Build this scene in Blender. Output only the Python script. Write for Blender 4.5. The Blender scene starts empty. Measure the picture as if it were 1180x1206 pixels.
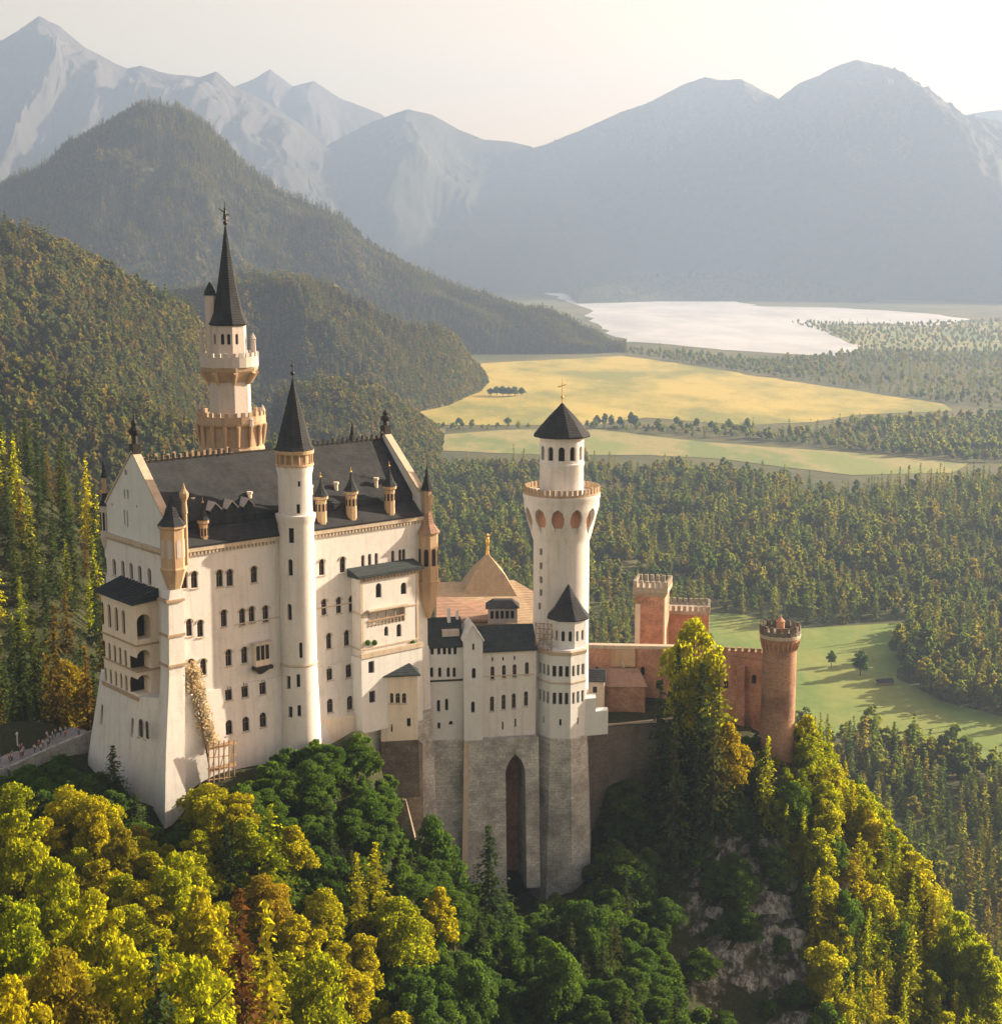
import bpy, bmesh, math, random
import numpy as np
from mathutils import Vector, Matrix, noise as mnoise

random.seed(7)
rng = np.random.default_rng(7)
R = math.radians
SC = bpy.context.scene
COL = SC.collection

# ------------------------------------------------------------------ camera
CAMZ = 270.0
FPX = 1850.0
PITCH = R(9.75)
cam_d = bpy.data.cameras.new('camera')
cam_d.sensor_fit = 'HORIZONTAL'
cam_d.sensor_width = 36
cam_d.lens = FPX * 36 / 1180
cam_d.clip_start = 1
cam_d.clip_end = 60000
cam = bpy.data.objects.new('camera', cam_d)
COL.objects.link(cam)
cam.location = (0, 0, CAMZ)
cam.rotation_euler = (R(90) - PITCH, 0, 0)
SC.camera = cam

# ------------------------------------------------------------------ light
SUN_AZ = 64.0      # degrees to the right of the view direction (+Y)
SUN_EL = 20.0
w = bpy.data.worlds.new('World')
SC.world = w
w.use_nodes = True
nt = w.node_tree
bg = nt.nodes['Background']
sky = nt.nodes.new('ShaderNodeTexSky')
sky.sky_type = 'NISHITA'
sky.sun_disc = False
sky.sun_elevation = R(SUN_EL)
sky.sun_rotation = R(SUN_AZ)
sky.altitude = 900
sky.air_density = 1.0
sky.dust_density = 4.0
sky.ozone_density = 1.0
wm = nt.nodes.new('ShaderNodeMix'); wm.data_type = 'RGBA'; wm.blend_type = 'MULTIPLY'; wm.inputs[0].default_value = 1
wm.inputs[7].default_value = (1.98, 1.20, .68, 1)
nt.links.new(sky.outputs[0], wm.inputs[6]); nt.links.new(wm.outputs[2], bg.inputs[0])
bg.inputs[1].default_value = 0.058
sl = bpy.data.lights.new('sun', 'SUN')
sl.energy = 5.0
sl.angle = R(0.5)
sl.color = (1.0, 0.82, 0.58)
sun = bpy.data.objects.new('sun', sl)
COL.objects.link(sun)
sun.location = (400, 300, 500)
sdir = Vector((math.sin(R(SUN_AZ)) * math.cos(R(SUN_EL)), math.cos(R(SUN_AZ)) * math.cos(R(SUN_EL)), math.sin(R(SUN_EL))))
sun.rotation_euler = sdir.to_track_quat('Z', 'Y').to_euler()
SC.view_settings.view_transform = 'Standard'
SC.view_settings.look = 'None'
SC.view_settings.exposure = 2.0
SC.view_settings.gamma = 1.0
SC.view_settings.use_curve_mapping = False
SC.render.engine = 'CYCLES'
SC.cycles.use_denoising = True
SC.cycles.max_bounces = 7
SC.cycles.diffuse_bounces = 3
SC.cycles.glossy_bounces = 2
SC.cycles.transmission_bounces = 4
SC.cycles.transparent_max_bounces = 6
SC.cycles.volume_bounces = 1
HAZE_D, HAZE_C, HAZE_G = 1.05e-4, (.31, .43, .66, 1), .30

# ------------------------------------------------------------------ projection helpers
CP, SP = math.cos(PITCH), math.sin(PITCH)
def ray(px, py):
    u = (px - 590) / FPX; v = (603 - py) / FPX
    return Vector((u, CP + v * SP, -SP + v * CP))
def P(px, py, Y):
    d = ray(px, py); t = Y / d.y
    return Vector((d.x * t, Y, CAMZ + d.z * t))
def zY(py, Y):
    d = ray(590, py)
    return CAMZ + Y * d.z / d.y
def onz(px, py, z=0.0):
    d = ray(px, py); t = (z - CAMZ) / d.z
    return Vector((d.x * t, d.y * t, z))
def onplane(px, py, p0, n):
    d = ray(px, py); c = Vector((0, 0, CAMZ))
    t = (p0 - c).dot(n) / d.dot(n)
    return c + d * t
def oncyl(px, py, cx, cy, r):
    d = ray(px, py)
    a = d.x ** 2 + d.y ** 2; b = -2 * (d.x * cx + d.y * cy); c = cx * cx + cy * cy - r * r
    D = b * b - 4 * a * c
    t = (-b - math.sqrt(max(D, 0))) / (2 * a)
    return Vector((d.x * t, d.y * t, CAMZ + d.z * t))
def proj(x, y, z):
    dz = z - CAMZ
    dep = y * CP - dz * SP
    up = y * SP + dz * CP
    return 590 + FPX * x / dep, 603 - FPX * up / dep
def proj_np(x, y, z):
    dz = z - CAMZ
    dep = y * CP - dz * SP
    up = y * SP + dz * CP
    return 590 + FPX * x / dep, 603 - FPX * up / dep
def in_poly(x, y, poly):
    x = np.asarray(x); y = np.asarray(y)
    c = np.zeros(x.shape, bool); n = len(poly); j = n - 1
    for i in range(n):
        xi, yi = poly[i]; xj, yj = poly[j]
        if yi != yj:
            c ^= ((yi > y) != (yj > y)) & (x < (xj - xi) * (y - yi) / (yj - yi) + xi)
        j = i
    return c

# ------------------------------------------------------------------ materials
class NT:
    def __init__(s, name):
        m = bpy.data.materials.new(name); m.use_nodes = True
        s.m = m; s.t = m.node_tree; s.b = s.t.nodes['Principled BSDF']
        s.out = s.t.nodes['Material Output']
        s.b.inputs['Specular IOR Level'].default_value = 0.25
    def n(s, typ, **kw):
        o = s.t.nodes.new(typ)
        for k, v in kw.items():
            if k.startswith('i_'):
                o.inputs[k[2:].replace('_', ' ')].default_value = v
            else: setattr(o, k, v)
        return o
    def l(s, a, b): s.t.links.new(a, b)
    def coords(s, kind='Object', scale=None):
        c = s.n('ShaderNodeTexCoord')
        if scale is None: return c.outputs[kind]
        mp = s.n('ShaderNodeMapping'); mp.inputs['Scale'].default_value = scale
        s.l(c.outputs[kind], mp.inputs[0]); return mp.outputs[0]
    def noise(s, vec, scale, detail=4, rough=0.6):
        o = s.n('ShaderNodeTexNoise'); o.inputs['Scale'].default_value = scale
        o.inputs['Detail'].default_value = detail; o.inputs['Roughness'].default_value = rough
        s.l(vec, o.inputs['Vector']); return o.outputs['Fac']
    def ramp(s, fac, stops):
        o = s.n('ShaderNodeValToRGB'); e = o.color_ramp.elements
        while len(e) < len(stops): e.new(0.5)
        for el, (p, c) in zip(e, stops):
            el.position = p; el.color = (*c, 1) if len(c) == 3 else c
        s.l(fac, o.inputs[0]); return o.outputs[0]
    def mix(s, fac, a, b, mode='MIX'):
        o = s.n('ShaderNodeMix', data_type='RGBA', blend_type=mode)
        for sock, v in ((o.inputs[0], fac), (o.inputs[6], a), (o.inputs[7], b)):
            if hasattr(v, 'is_linked') or hasattr(v, 'links'): s.l(v, sock)
            elif isinstance(v, (int, float)): sock.default_value = v
            else: sock.default_value = (*v, 1)
        return o.outputs[2]
    def bump(s, h, strength, dist):
        o = s.n('ShaderNodeBump'); o.inputs['Strength'].default_value = strength
        o.inputs['Distance'].default_value = dist
        s.l(h, o.inputs['Height']); s.l(o.outputs[0], s.b.inputs['Normal'])

def plaster(name, base, stain, seed=0.0):
    t = NT(name); t.b.inputs['Roughness'].default_value = 0.85
    c = t.coords('Object')
    big = t.noise(c, 0.11, 5, 0.65)
    st = t.coords('Object', (0.9, 0.9, 0.06))
    streak = t.noise(st, 1.3, 4, 0.6)
    fine = t.noise(c, 3.0, 4, 0.7)
    k = t.ramp(big, [(0.35, base), (0.72, tuple(x * 0.9 for x in base))])
    med = t.noise(c, 0.5, 6, 0.75)
    k = t.mix(t.ramp(streak, [(0.50, (0, 0, 0)), (0.74, (0.8, 0.8, 0.8))]), k, stain)
    k = t.mix(t.ramp(med, [(0.52, (0, 0, 0)), (0.75, (0.55, 0.55, 0.55))]), k, tuple(x * .8 for x in stain))
    k = t.mix(0.38, k, t.ramp(fine, [(0.3, tuple(x * 0.75 for x in base)), (0.7, base)]))
    t.l(k, t.b.inputs['Base Color']); t.bump(fine, 0.35, 0.06); return t.m
def blocks(name, c1, c2, mortar, bw=0.9, bh=0.42, bump=0.5):
    t = NT(name); t.b.inputs['Roughness'].default_value = 0.9
    g = t.n('ShaderNodeNewGeometry')
    sp = t.n('ShaderNodeSeparateXYZ'); t.l(g.outputs['Position'], sp.inputs[0])
    sn = t.n('ShaderNodeSeparateXYZ'); t.l(g.outputs['Normal'], sn.inputs[0])
    m1 = t.n('ShaderNodeMath', operation='MULTIPLY'); t.l(sp.outputs[0], m1.inputs[0]); m1.inputs[1].default_value = 0.96
    m2 = t.n('ShaderNodeMath', operation='MULTIPLY_ADD'); t.l(sp.outputs[1], m2.inputs[0]); m2.inputs[1].default_value = 0.7
    t.l(m1.outputs[0], m2.inputs[2])
    cb = t.n('ShaderNodeCombineXYZ'); t.l(m2.outputs[0], cb.inputs[0]); t.l(sp.outputs[2], cb.inputs[1])
    wob = t.noise(g.outputs['Position'], 1.4, 2)
    wv = t.n('ShaderNodeVectorMath', operation='MULTIPLY_ADD')
    t.l(wob, wv.inputs[0]); wv.inputs[1].default_value = (0.35, 0.2, 0); t.l(cb.outputs[0], wv.inputs[2])
    b = t.n('ShaderNodeTexBrick'); t.l(wv.outputs[0], b.inputs['Vector'])
    b.inputs['Scale'].default_value = 1.0; b.inputs['Brick Width'].default_value = bw; b.inputs['Row Height'].default_value = bh
    b.inputs['Mortar Size'].default_value = 0.035; b.inputs['Mortar Smooth'].default_value = 0.4
    b.inputs['Color1'].default_value = (*c1, 1); b.inputs['Color2'].default_value = (*c2, 1); b.inputs['Mortar'].default_value = (*mortar, 1)
    big = t.noise(g.outputs['Position'], 0.16, 6, 0.7)
    fine = t.noise(g.outputs['Position'], 2.6, 4, 0.7)
    k = t.mix(0.5, b.outputs[0], t.ramp(fine, [(0.25, tuple(x * 0.35 for x in c1)), (0.6, c2), (0.8, tuple(min(1, x * 1.5) for x in c2))]))
    k = t.mix(t.ramp(big, [(0.42, (0, 0, 0)), (0.66, (0.8, 0.8, 0.8))]), k, tuple(x * 0.42 for x in c1))
    t.l(k, t.b.inputs['Base Color']); t.bump(fine, bump, 0.15); return t.m
def slate(name, base, alt, moss=None):
    t = NT(name); t.b.inputs['Roughness'].default_value = 0.8
    t.b.inputs['Specular IOR Level'].default_value = 0.12
    g = t.n('ShaderNodeNewGeometry')
    big = t.noise(g.outputs['Position'], 0.3, 5, 0.7)
    st = t.coords('Object', (1.2, 1.2, 0.1)); streak = t.noise(st, 1.0, 4, 0.6)
    wv = t.n('ShaderNodeTexWave', wave_type='BANDS', bands_direction='Z'); wv.inputs['Scale'].default_value = 1.1
    wv.inputs['Distortion'].default_value = 0.6; t.l(g.outputs['Position'], wv.inputs['Vector'])
    k = t.ramp(big, [(0.3, base), (0.7, alt)])
    k = t.mix(t.ramp(streak, [(0.45, (0, 0, 0)), (0.75, (0.6, 0.6, 0.6))]), k, tuple(x * 1.3 for x in alt))
    if moss: k = t.mix(t.ramp(big, [(0.5, (0, 0, 0)), (0.7, (0.7, 0.7, 0.7))]), k, moss)
    t.l(k, t.b.inputs['Base Color']); t.bump(wv.outputs['Fac'], 0.6, 0.12); return t.m
def flat(name, col, rough=0.7, metal=0.0, var=0.25):
    t = NT(name); t.b.inputs['Roughness'].default_value = rough; t.b.inputs['Metallic'].default_value = metal
    f = t.noise(t.coords('Object'), 1.7, 4)
    t.l(t.ramp(f, [(0.3, tuple(x * (1 - var) for x in col)), (0.7, tuple(min(1, x * (1 + var)) for x in col))]), t.b.inputs['Base Color'])
    return t.m
def leaf(name, cols, trans, tmix=0.45, rnd=0.6, clump=0.35):
    """foliage: colour per tree from cols, clumps within a tree, translucent backlight"""
    t = NT(name)
    oi = t.n('ShaderNodeObjectInfo')
    n = len(cols)
    k = t.ramp(oi.outputs['Random'], [(i / (n - 1), c) for i, c in enumerate(cols)])
    f = t.noise(t.coords('Object'), clump, 4, 0.7)
    k = t.mix(1.0, k, t.ramp(f, [(0.3, (0.55, 0.6, 0.6)), (0.7, (1.35, 1.25, 1.1))]), 'MULTIPLY')
    d = t.n('ShaderNodeBsdfDiffuse'); t.l(k, d.inputs[0])
    tr = t.n('ShaderNodeBsdfTranslucent')
    k2 = t.mix(1.0, k, trans, 'MULTIPLY'); t.l(k2, tr.inputs[0])
    mx = t.n('ShaderNodeMixShader'); mx.inputs[0].default_value = tmix
    t.l(d.outputs[0], mx.inputs[1]); t.l(tr.outputs[0], mx.inputs[2])
    t.l(mx.outputs[0], t.out.inputs[0]); t.t.nodes.remove(t.b)
    return t.m

M = {}
M['white'] = plaster('white_plaster', (0.68, 0.665, 0.66), (0.41, 0.385, 0.36))
M['cool'] = plaster('cool_white_plaster', (0.65, 0.665, 0.68), (0.50, 0.51, 0.50))
M['beige'] = plaster('beige_plaster', (0.76, 0.66, 0.55), (0.44, 0.36, 0.28))
M['ochre'] = plaster('ochre_stone', (0.50, 0.36, 0.23), (0.30, 0.15, 0.07))
M['trim'] = plaster('trim_stone', (0.52, 0.44, 0.35), (0.28, 0.20, 0.13))
M['carved'] = plaster('carved_stone', (0.42, 0.31, 0.21), (0.20, 0.11, 0.06))
M['battle'] = plaster('weathered_battlement', (0.40, 0.35, 0.29), (0.18, 0.14, 0.11))
M['keepwall'] = plaster('grey_violet_plaster', (0.52, 0.47, 0.44), (0.36, 0.31, 0.28))
M['stone'] = blocks('grey_block_stone', (0.36, 0.355, 0.34), (0.60, 0.59, 0.56), (0.20, 0.195, 0.19), 1.25, .55, .9)
M['darkstone'] = blocks('dark_rubble_stone', (0.13, 0.11, 0.095), (0.20, 0.17, 0.14), (0.06, 0.05, 0.045))
M['brick'] = blocks('red_brick', (0.48, 0.22, 0.13), (0.62, 0.34, 0.22), (0.48, 0.34, 0.26), 0.7, 0.3)
M['brick2'] = blocks('brown_brick', (0.34, 0.18, 0.12), (0.48, 0.29, 0.19), (0.30, 0.22, 0.17), 0.7, 0.3)
M['slate'] = slate('dark_slate', (0.018, 0.022, 0.027), (0.042, 0.046, 0.052))
M['slategreen'] = slate('green_grey_slate', (0.026, 0.036, 0.042), (0.045, 0.058, 0.062))
M['tan'] = slate('tan_tiles', (0.34, 0.26, 0.18), (0.42, 0.32, 0.22))
M['redtile'] = slate('red_brown_tiles', (0.26, 0.17, 0.13), (0.34, 0.22, 0.16))
M['glass'] = flat('dark_window_glass', (0.022, 0.02, 0.02), 0.25)
M['frame'] = flat('window_wood', (0.16, 0.10, 0.07), 0.6)
M['gilt'] = flat('gilded_copper', (0.55, 0.36, 0.12), 0.4, 0.6)
M['iron'] = flat('dark_iron', (0.03, 0.028, 0.026), 0.5, 0.4)
M['wood'] = flat('weathered_timber', (0.30, 0.20, 0.12), 0.8)
M['bark'] = flat('bark', (0.10, 0.07, 0.05), 0.9)
M['yellow'] = leaf('sun_painted_foliage', [(0.14, 0.18, 0.012), (0.19, 0.215, 0.014), (0.23, 0.22, 0.014), (0.15, 0.19, 0.016)], (2.8, 2.7, 0.7), 0.6)  # yellow-green leaves, with the sunlit tone of the bright slopes put into the colour
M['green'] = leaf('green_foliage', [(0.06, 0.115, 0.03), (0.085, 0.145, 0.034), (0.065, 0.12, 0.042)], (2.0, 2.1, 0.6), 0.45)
M['conifer'] = leaf('conifer_needles', [(0.035, 0.062, 0.028), (0.05, 0.08, 0.03), (0.065, 0.08, 0.028)], (1.9, 1.7, 0.6), 0.35)
M['autumn'] = leaf('autumn_foliage', [(0.19, 0.18, 0.02), (0.22, 0.19, 0.02), (0.17, 0.175, 0.02)], (2.4, 2.2, 0.6), 0.5)
M['brownfir'] = leaf('brown_needles', [(0.10, 0.055, 0.02), (0.12, 0.065, 0.022)], (1.8, 1.3, 0.6), 0.4)
M['forest'] = leaf('valley_forest_foliage', [(0.058, 0.092, 0.034), (0.085, 0.13, 0.042), (0.15, 0.17, 0.044), (0.17, 0.15, 0.048), (0.07, 0.115, 0.045), (0.17, 0.20, 0.048)], (2.3, 2.2, 0.75), 0.5, 0.6, 0.2)
M['farforest'] = leaf('mountain_forest_foliage', [(0.05, 0.075, 0.035), (0.075, 0.10, 0.04), (0.12, 0.12, 0.042), (0.15, 0.12, 0.046), (0.06, 0.09, 0.042)], (2.1, 2.0, 0.8), 0.45, 0.6, 0.2)

# ------------------------------------------------------------------ object helpers
def tag(o, label=None, cat=None, group=None, kind=None):
    if label: o['label'] = label
    if cat: o['category'] = cat
    if group: o['group'] = group
    if kind: o['kind'] = kind
    return o
def thing(name, loc, label, cat, group=None, rz=0.0):
    o = bpy.data.objects.new(name, None); COL.objects.link(o)
    o.location = loc; o.rotation_euler = (0, 0, rz); o.empty_display_size = 1
    return tag(o, label, cat, group)
def rootloc(p):
    while p.parent: p = p.parent
    return Vector(p.location)
class MB:
    """collects world-space verts and faces"""
    def __init__(s): s.v = []; s.f = []
    def add(s, vs, fs):
        o = len(s.v); s.v += [tuple(v) for v in vs]; s.f += [tuple(i + o for i in f) for f in fs]; return s
    def prism(s, poly, z0, z1, top=None):
        n = len(poly); top = top or poly
        vs = [(*p, z0) for p in poly] + [(*p, z1) for p in top]
        fs = [tuple(range(n))[::-1], tuple(range(n, 2 * n))] + [(i, (i + 1) % n, n + (i + 1) % n, n + i) for i in range(n)]
        return s.add(vs, fs)
    def loft(s, rings):
        n = len(rings[0]); vs = [v for r in rings for v in r]; fs = [tuple(range(n))[::-1], tuple(range(len(vs) - n, len(vs)))]
        for k in range(len(rings) - 1):
            for i in range(n):
                j = (i + 1) % n
                fs.append((k * n + i, k * n + j, (k + 1) * n + j, (k + 1) * n + i))
        return s.add(vs, fs)
    def lathe(s, cx, cy, prof, n=40, rot=0.0):
        """prof: [(r, z)] bottom to top; r=0 allowed at ends"""
        rings = []
        for r, z in prof:
            r = max(r, 0.004)
            rings.append([(cx + r * math.sin(rot + 2 * math.pi * i / n), cy - r * math.cos(rot + 2 * math.pi * i / n), z) for i in range(n)])
        return s.loft(rings)
    def fbox(s, fr, s0, s1, t0, t1, z0, z1):
        return s.prism([fr(s0, t0), fr(s1, t0), fr(s1, t1), fr(s0, t1)], z0, z1)
    def bar(s, a, b, r, r2=None, n=6):
        a = Vector(a); b = Vector(b); d = (b - a); r2 = r if r2 is None else r2
        if d.length < 1e-6: return s
        d.normalize(); u = d.orthogonal().normalized(); w = d.cross(u)
        ring = lambda c, rr: [tuple(c + (u * math.cos(2 * math.pi * i / n) + w * math.sin(2 * math.pi * i / n)) * rr) for i in range(n)]
        return s.loft([ring(a, r), ring(b, r2)])
    def sphere(s, c, r, n=10, m=6, sz=1.0):
        return s.lathe(c[0], c[1], [(r * math.sin(math.pi * k / m), c[2] - r * sz * math.cos(math.pi * k / m)) for k in range(m + 1)], n)
    def build(s, name, mat, parent=None, smooth=False):
        off = rootloc(parent) if parent else Vector((0, 0, 0))
        me = bpy.data.meshes.new(name)
        me.from_pydata([(v[0] - off.x, v[1] - off.y, v[2] - off.z) for v in s.v], [], s.f)
        bm = bmesh.new(); bm.from_mesh(me); bmesh.ops.recalc_face_normals(bm, faces=bm.faces); bm.to_mesh(me); bm.free()
        me.materials.append(mat)
        if smooth:
            me.set_sharp_from_angle(angle=R(35)); me.shade_smooth() if False else None
            for p in me.polygons: p.use_smooth = True
            me.set_sharp_from_angle(angle=R(35))
        o = bpy.data.objects.new(name, me); COL.objects.link(o)
        if parent: o.parent = parent
        return o
def cut(obj, cutter):
    """boolean difference with the collected cutter prisms"""
    if not cutter.v: return
    root = obj
    while root.parent: root = root.parent
    c = cutter.build('tmp_cutter', M['glass'])
    off = Vector(root.location) if root is not obj else Vector((0, 0, 0))
    for v in c.data.vertices: v.co -= off
    if obj.parent: obj_par = obj.parent; obj.parent = None
    else: obj_par = None
    md = obj.modifiers.new('b', 'BOOLEAN'); md.operation = 'DIFFERENCE'; md.solver = 'EXACT'; md.object = c
    bpy.context.view_layer.update()
    dg = bpy.context.evaluated_depsgraph_get()
    me = bpy.data.meshes.new_from_object(obj.evaluated_get(dg))
    n0 = len(obj.data.polygons)
    obj.modifiers.remove(md)
    if len(me.polygons) > 3:
        old = obj.data; nm = old.name; old.name = 'old'; obj.data = me; me.name = nm
        me.set_sharp_from_angle(angle=R(35))
    else: print('CUT FAILED', obj.name)
    bpy.data.objects.remove(c)
    if obj_par: obj.parent = obj_par

def arch_pts(w, h, arch=True, n=6):
    if not arch: return [(-w / 2, -h / 2), (w / 2, -h / 2), (w / 2, h / 2), (-w / 2, h / 2)]
    r = w / 2; yc = h / 2 - r
    return [(-r, -h / 2), (r, -h / 2)] + [(r * math.cos(math.pi * i / n), yc + r * math.sin(math.pi * i / n)) for i in range(n + 1)]
def slab(p, n, poly, d0, d1):
    """prism of a (u,v) polygon on a wall at p with outward normal n, from d0 to d1 along n"""
    n = Vector((n[0], n[1], 0)).normalized(); u = Vector((-n.y, n.x, 0)); z = Vector((0, 0, 1))
    a = [tuple(p + u * x + z * y + n * d0) for x, y in poly]
    b = [tuple(p + u * x + z * y + n * d1) for x, y in poly]
    m = MB(); m.loft([a, b]); return m
def window(parent, p, n, w, h, cutter, arch=True, sub=True, depth=0.45, glass='glass', sill=True):
    p = Vector(p); poly = arch_pts(w, h, arch)
    c = slab(p, n, poly, 0.5, -depth); cutter.add(c.v, c.f)
    sc = [(x * 0.998, y * 0.999) for x, y in poly]
    g = slab(p, n, sc, -depth - 0.02, -depth + 0.05).build('window', M[glass], parent)
    if sub:
        f = MB(); n3 = Vector((n[0], n[1], 0)).normalized()
        for q in ([(-0.05, -h / 2), (0.05, -h / 2), (0.05, h / 2 - 0.05), (-0.05, h / 2 - 0.05)],
                  [(-w / 2 + .02, h * .12 - .05), (w / 2 - .02, h * .12 - .05), (w / 2 - .02, h * .12 + .05), (-w / 2 + .02, h * .12 + .05)]):
            k = slab(p, n, q, -depth + 0.052, -depth + 0.11); f.add(k.v, k.f)
        f.build('frame', M['frame'], g)
        if sill:
            k = slab(p, n, [(-w / 2 - .15, -h / 2 - .2), (w / 2 + .15, -h / 2 - .2), (w / 2 + .15, -h / 2 - 0.02), (-w / 2 - .15, -h / 2 - 0.02)], 0.003, 0.16)
            k.build('sill', M['trim'], g)
    return g
# ================================================================== the palace
A_ = Vector((0.766, 0.643, 0)); B_ = Vector((-0.643, 0.766, 0))
C0 = Vector((-54.0, 250.0, 0))
def fr(s, t):
    p = C0 + A_ * s + B_ * t
    return (p.x, p.y)
def fv(s, t, z): return Vector((*fr(s, t), z))
LEN, WID = 52.7, 23.0
ZC = 220.5
nF = -B_; nG = -A_
palace = thing('palace', fv(26, 11, 196), 'largest white castle block with steep dark slate roof and rows of arched windows', 'palace')

cutU, cutL = MB(), MB()
wall = MB(); wall.fbox(fr, 0, LEN, 0, WID, 195.4, ZC)
wall_o = wall.build('wall', M['white'], palace)
def offs(z): return 0.3 + max(0, 196 - z) * 0.05
base = MB()
tp = [(-1.2, -0.3), (-4.3, 4.2), (-4.3, 16.8), (-1.4, 23.5), (LEN, 23.5), (LEN, -0.3)]
bt = [(-4.0, -1.9), (-7.0, 3.0), (-7.5, 18.0), (-6.0, 27.5), (LEN, 27.5), (LEN, -1.9)]
base.loft([[(*fr(s, t), 164) for s, t in bt], [(*fr(s, t), 196) for s, t in tp]])
base_o = base.build('base_wall', M['white'], palace)

m = MB(); m.loft([[(*fr(s, t), 150) for s, t in ((45, -2.7), (LEN + .2, -2.7), (LEN + .2, 8), (45, 8))], [(*fr(s, t), 184) for s, t in ((45, -1.05), (LEN + .12, -1.05), (LEN + .12, 8), (45, 8))]])
m.build('stone_plinth', M['stone'], palace)
# windows of the long facade: photo positions put on the wall plane
rowA = [(217, 683), (229, 682.6), (258.7, 681), (270.7, 680.4), (299.2, 676.5), (379.3, 668), (403.7, 665)]
rowB = [(223, 739), (236, 740), (263.8, 728), (285.4, 726.6), (296.6, 724), (312.9, 722.8), (364.8, 716.5), (381.9, 715), (399.2, 712.6), (414, 711)]
rowC = [(225, 786), (239.7, 785.6), (269.4, 774.7), (288, 771.6), (366.6, 757), (387.7, 755), (408.6, 751.5)]
rowD = [(269.4, 816.6), (288.5, 813), (309.6, 809.5), (370.4, 795.5), (388.5, 793), (411, 790)]
rowE = [(270, 857), (289.8, 853), (310, 848), (367.8, 835.7), (389, 831.5), (412.5, 828)]
p0 = fv(0, 0, 0)
for rw, h, ww in ((rowA, 2.9, 1.25), (rowB, 3.0, 1.15), (rowC, 2.9, 1.2)):
    for px, py in rw:
        window(palace, onplane(px, py, p0, nF), nF, ww, h, cutU)
for px, py in [(427.5, 663), (435.5, 661.5), (443.3, 660.5), (462.7, 657.7), (471.3, 656.3), (475.6, 655.6)]:
    window(palace, onplane(px, py, p0, nF), nF, 0.75, 2.9, cutU)
for px, py in rowD + rowE:
    q = onplane(px, py, p0, nF); q = onplane(px, py, p0 + nF * offs(q.z), nF)
    window(palace, q, nF, 1.35, 2.6, cutL)
# windows of the shaded gable front
pg = fv(0, 0, 0)
for px, py in [(123.7, 665), (134.5, 667.8), (144.8, 670), (154.5, 672.7), (164.7, 676), (175.9, 679)]:
    window(palace, onplane(px, py, pg, nG), nG, 1.25, 2.9, cutU)
pb = fv(-4.8, 0, 0)
for px, py in [(155.5, 856), (163, 858), (170.5, 860.5)]:
    window(palace, onplane(px, py, pb, nG), nG, 0.9, 3.0, cutL, sub=True)
window(palace, onplane(119.5, 841, fv(-4.9, 0, 0), nG), nG, 0.9, 3.4, cutL)
cut(wall_o, cutU); cut(base_o, cutL)

# carved hood moulds over the windows of the top storeys
def hood(q, n, w_, h_):
    a = arch_pts(w_ + .5, h_ + .25, True, 8); b = arch_pts(w_ + .12, h_ + .02, True, 8)
    outer = a[2:]; inner = b[2:]
    m = MB()
    for i in range(len(outer) - 1):
        k = slab(Vector(q), n, [inner[i], outer[i], outer[i + 1], inner[i + 1]], .003, .13); m.add(k.v, k.f)
    m.build('hood_mould', M['trim'], palace)
for px, py in rowA + rowB + rowC: hood(onplane(px, py, p0, nF), nF, 1.2, 2.95)

# gable ends and roof
def gable(s0, s1, zt, name):
    poly = [(0.6, ZC + .05), (22.4, ZC + .05), (22.4, 225.3), (11.5, zt), (0.6, 225.0)]
    m = MB(); m.loft([[(*fr(s0, t), z) for t, z in poly], [(*fr(s1, t), z) for t, z in poly]])
    return m.build(name, M['cool'], palace)
g1 = gable(0.15, 1.3, 235.6, 'gable_wall')
g2 = gable(LEN - 1.3, LEN - .15, 234.9, 'gable_wall')
cg = MB()
window(palace, onplane(148, 556, fv(.15, 0, 0), nG), nG, 0.9, 0.95, cg, sub=False)
for px, py, ww, hh in [(146.7, 581.5, .55, 1.7), (150.6, 582.3, .55, 1.7), (146.8, 609, .5, 2.6), (150.2, 611, .5, 2.9), (132, 594, .4, .5), (161, 596.5, .4, .5)]:
    window(palace, onplane(px, py, fv(.15, 0, 0), nG), nG, ww, hh, cg, sub=False)
cut(g1, cg)
# gable coping, lit edge stones
for s0, s1, zt in ((-0.05, 1.42, 235.6), (LEN - 1.42, LEN + .05, 234.9)):
    m = MB()
    for t0, z0 in ((0.6, 225.0), (22.4, 225.3)):
        q = [(t0, z0 + .02), (11.5, zt + .02), (11.5, zt + .35), (t0 + (-.2 if t0 < 5 else .2), z0 + .32)]
        m.loft([[(*fr(s0, t), z) for t, z in q], [(*fr(s1, t), z) for t, z in q]])
    m.build('gable_coping', M['trim'], palace)
roof = MB()
q = [(2.5, 221.0), (20.5, 221.0), (20.5, 224.5), (11.5, 233.7), (2.5, 224.5)]
roof.loft([[(*fr(1.35, t), z) for t, z in q], [(*fr(LEN - 1.35, t), z) for t, z in q]])
roof_o = roof.build('roof', M['slate'], palace)
for q in ([(-0.5, ZC + .12), (3.2, ZC + .12), (3.2, 223.6), (2.0, 223.2), (-0.55, ZC + .45)], [(23.5, ZC + .12), (19.8, ZC + .12), (19.8, 223.6), (21, 223.2), (23.5, ZC + .45)]):
    m = MB(); m.loft([[(*fr(1.4, t), z) for t, z in q], [(*fr(LEN - 1.4, t), z) for t, z in q]])
    m.build('skirt_roof', M['slate'], palace)
# ridge cresting
m = MB()
for i in range(46):
    s = 2.2 + i * 1.08
    if 19 < s < 31: continue
    m.fbox(fr, s, s + .32, 11.35, 11.65, 233.4, 234.5 + .3 * (i % 2))
m.fbox(fr, 1.4, LEN - 1.4, 11.42, 11.58, 233.5, 233.95)
m.build('ridge_cresting', M['iron'], palace)
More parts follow.
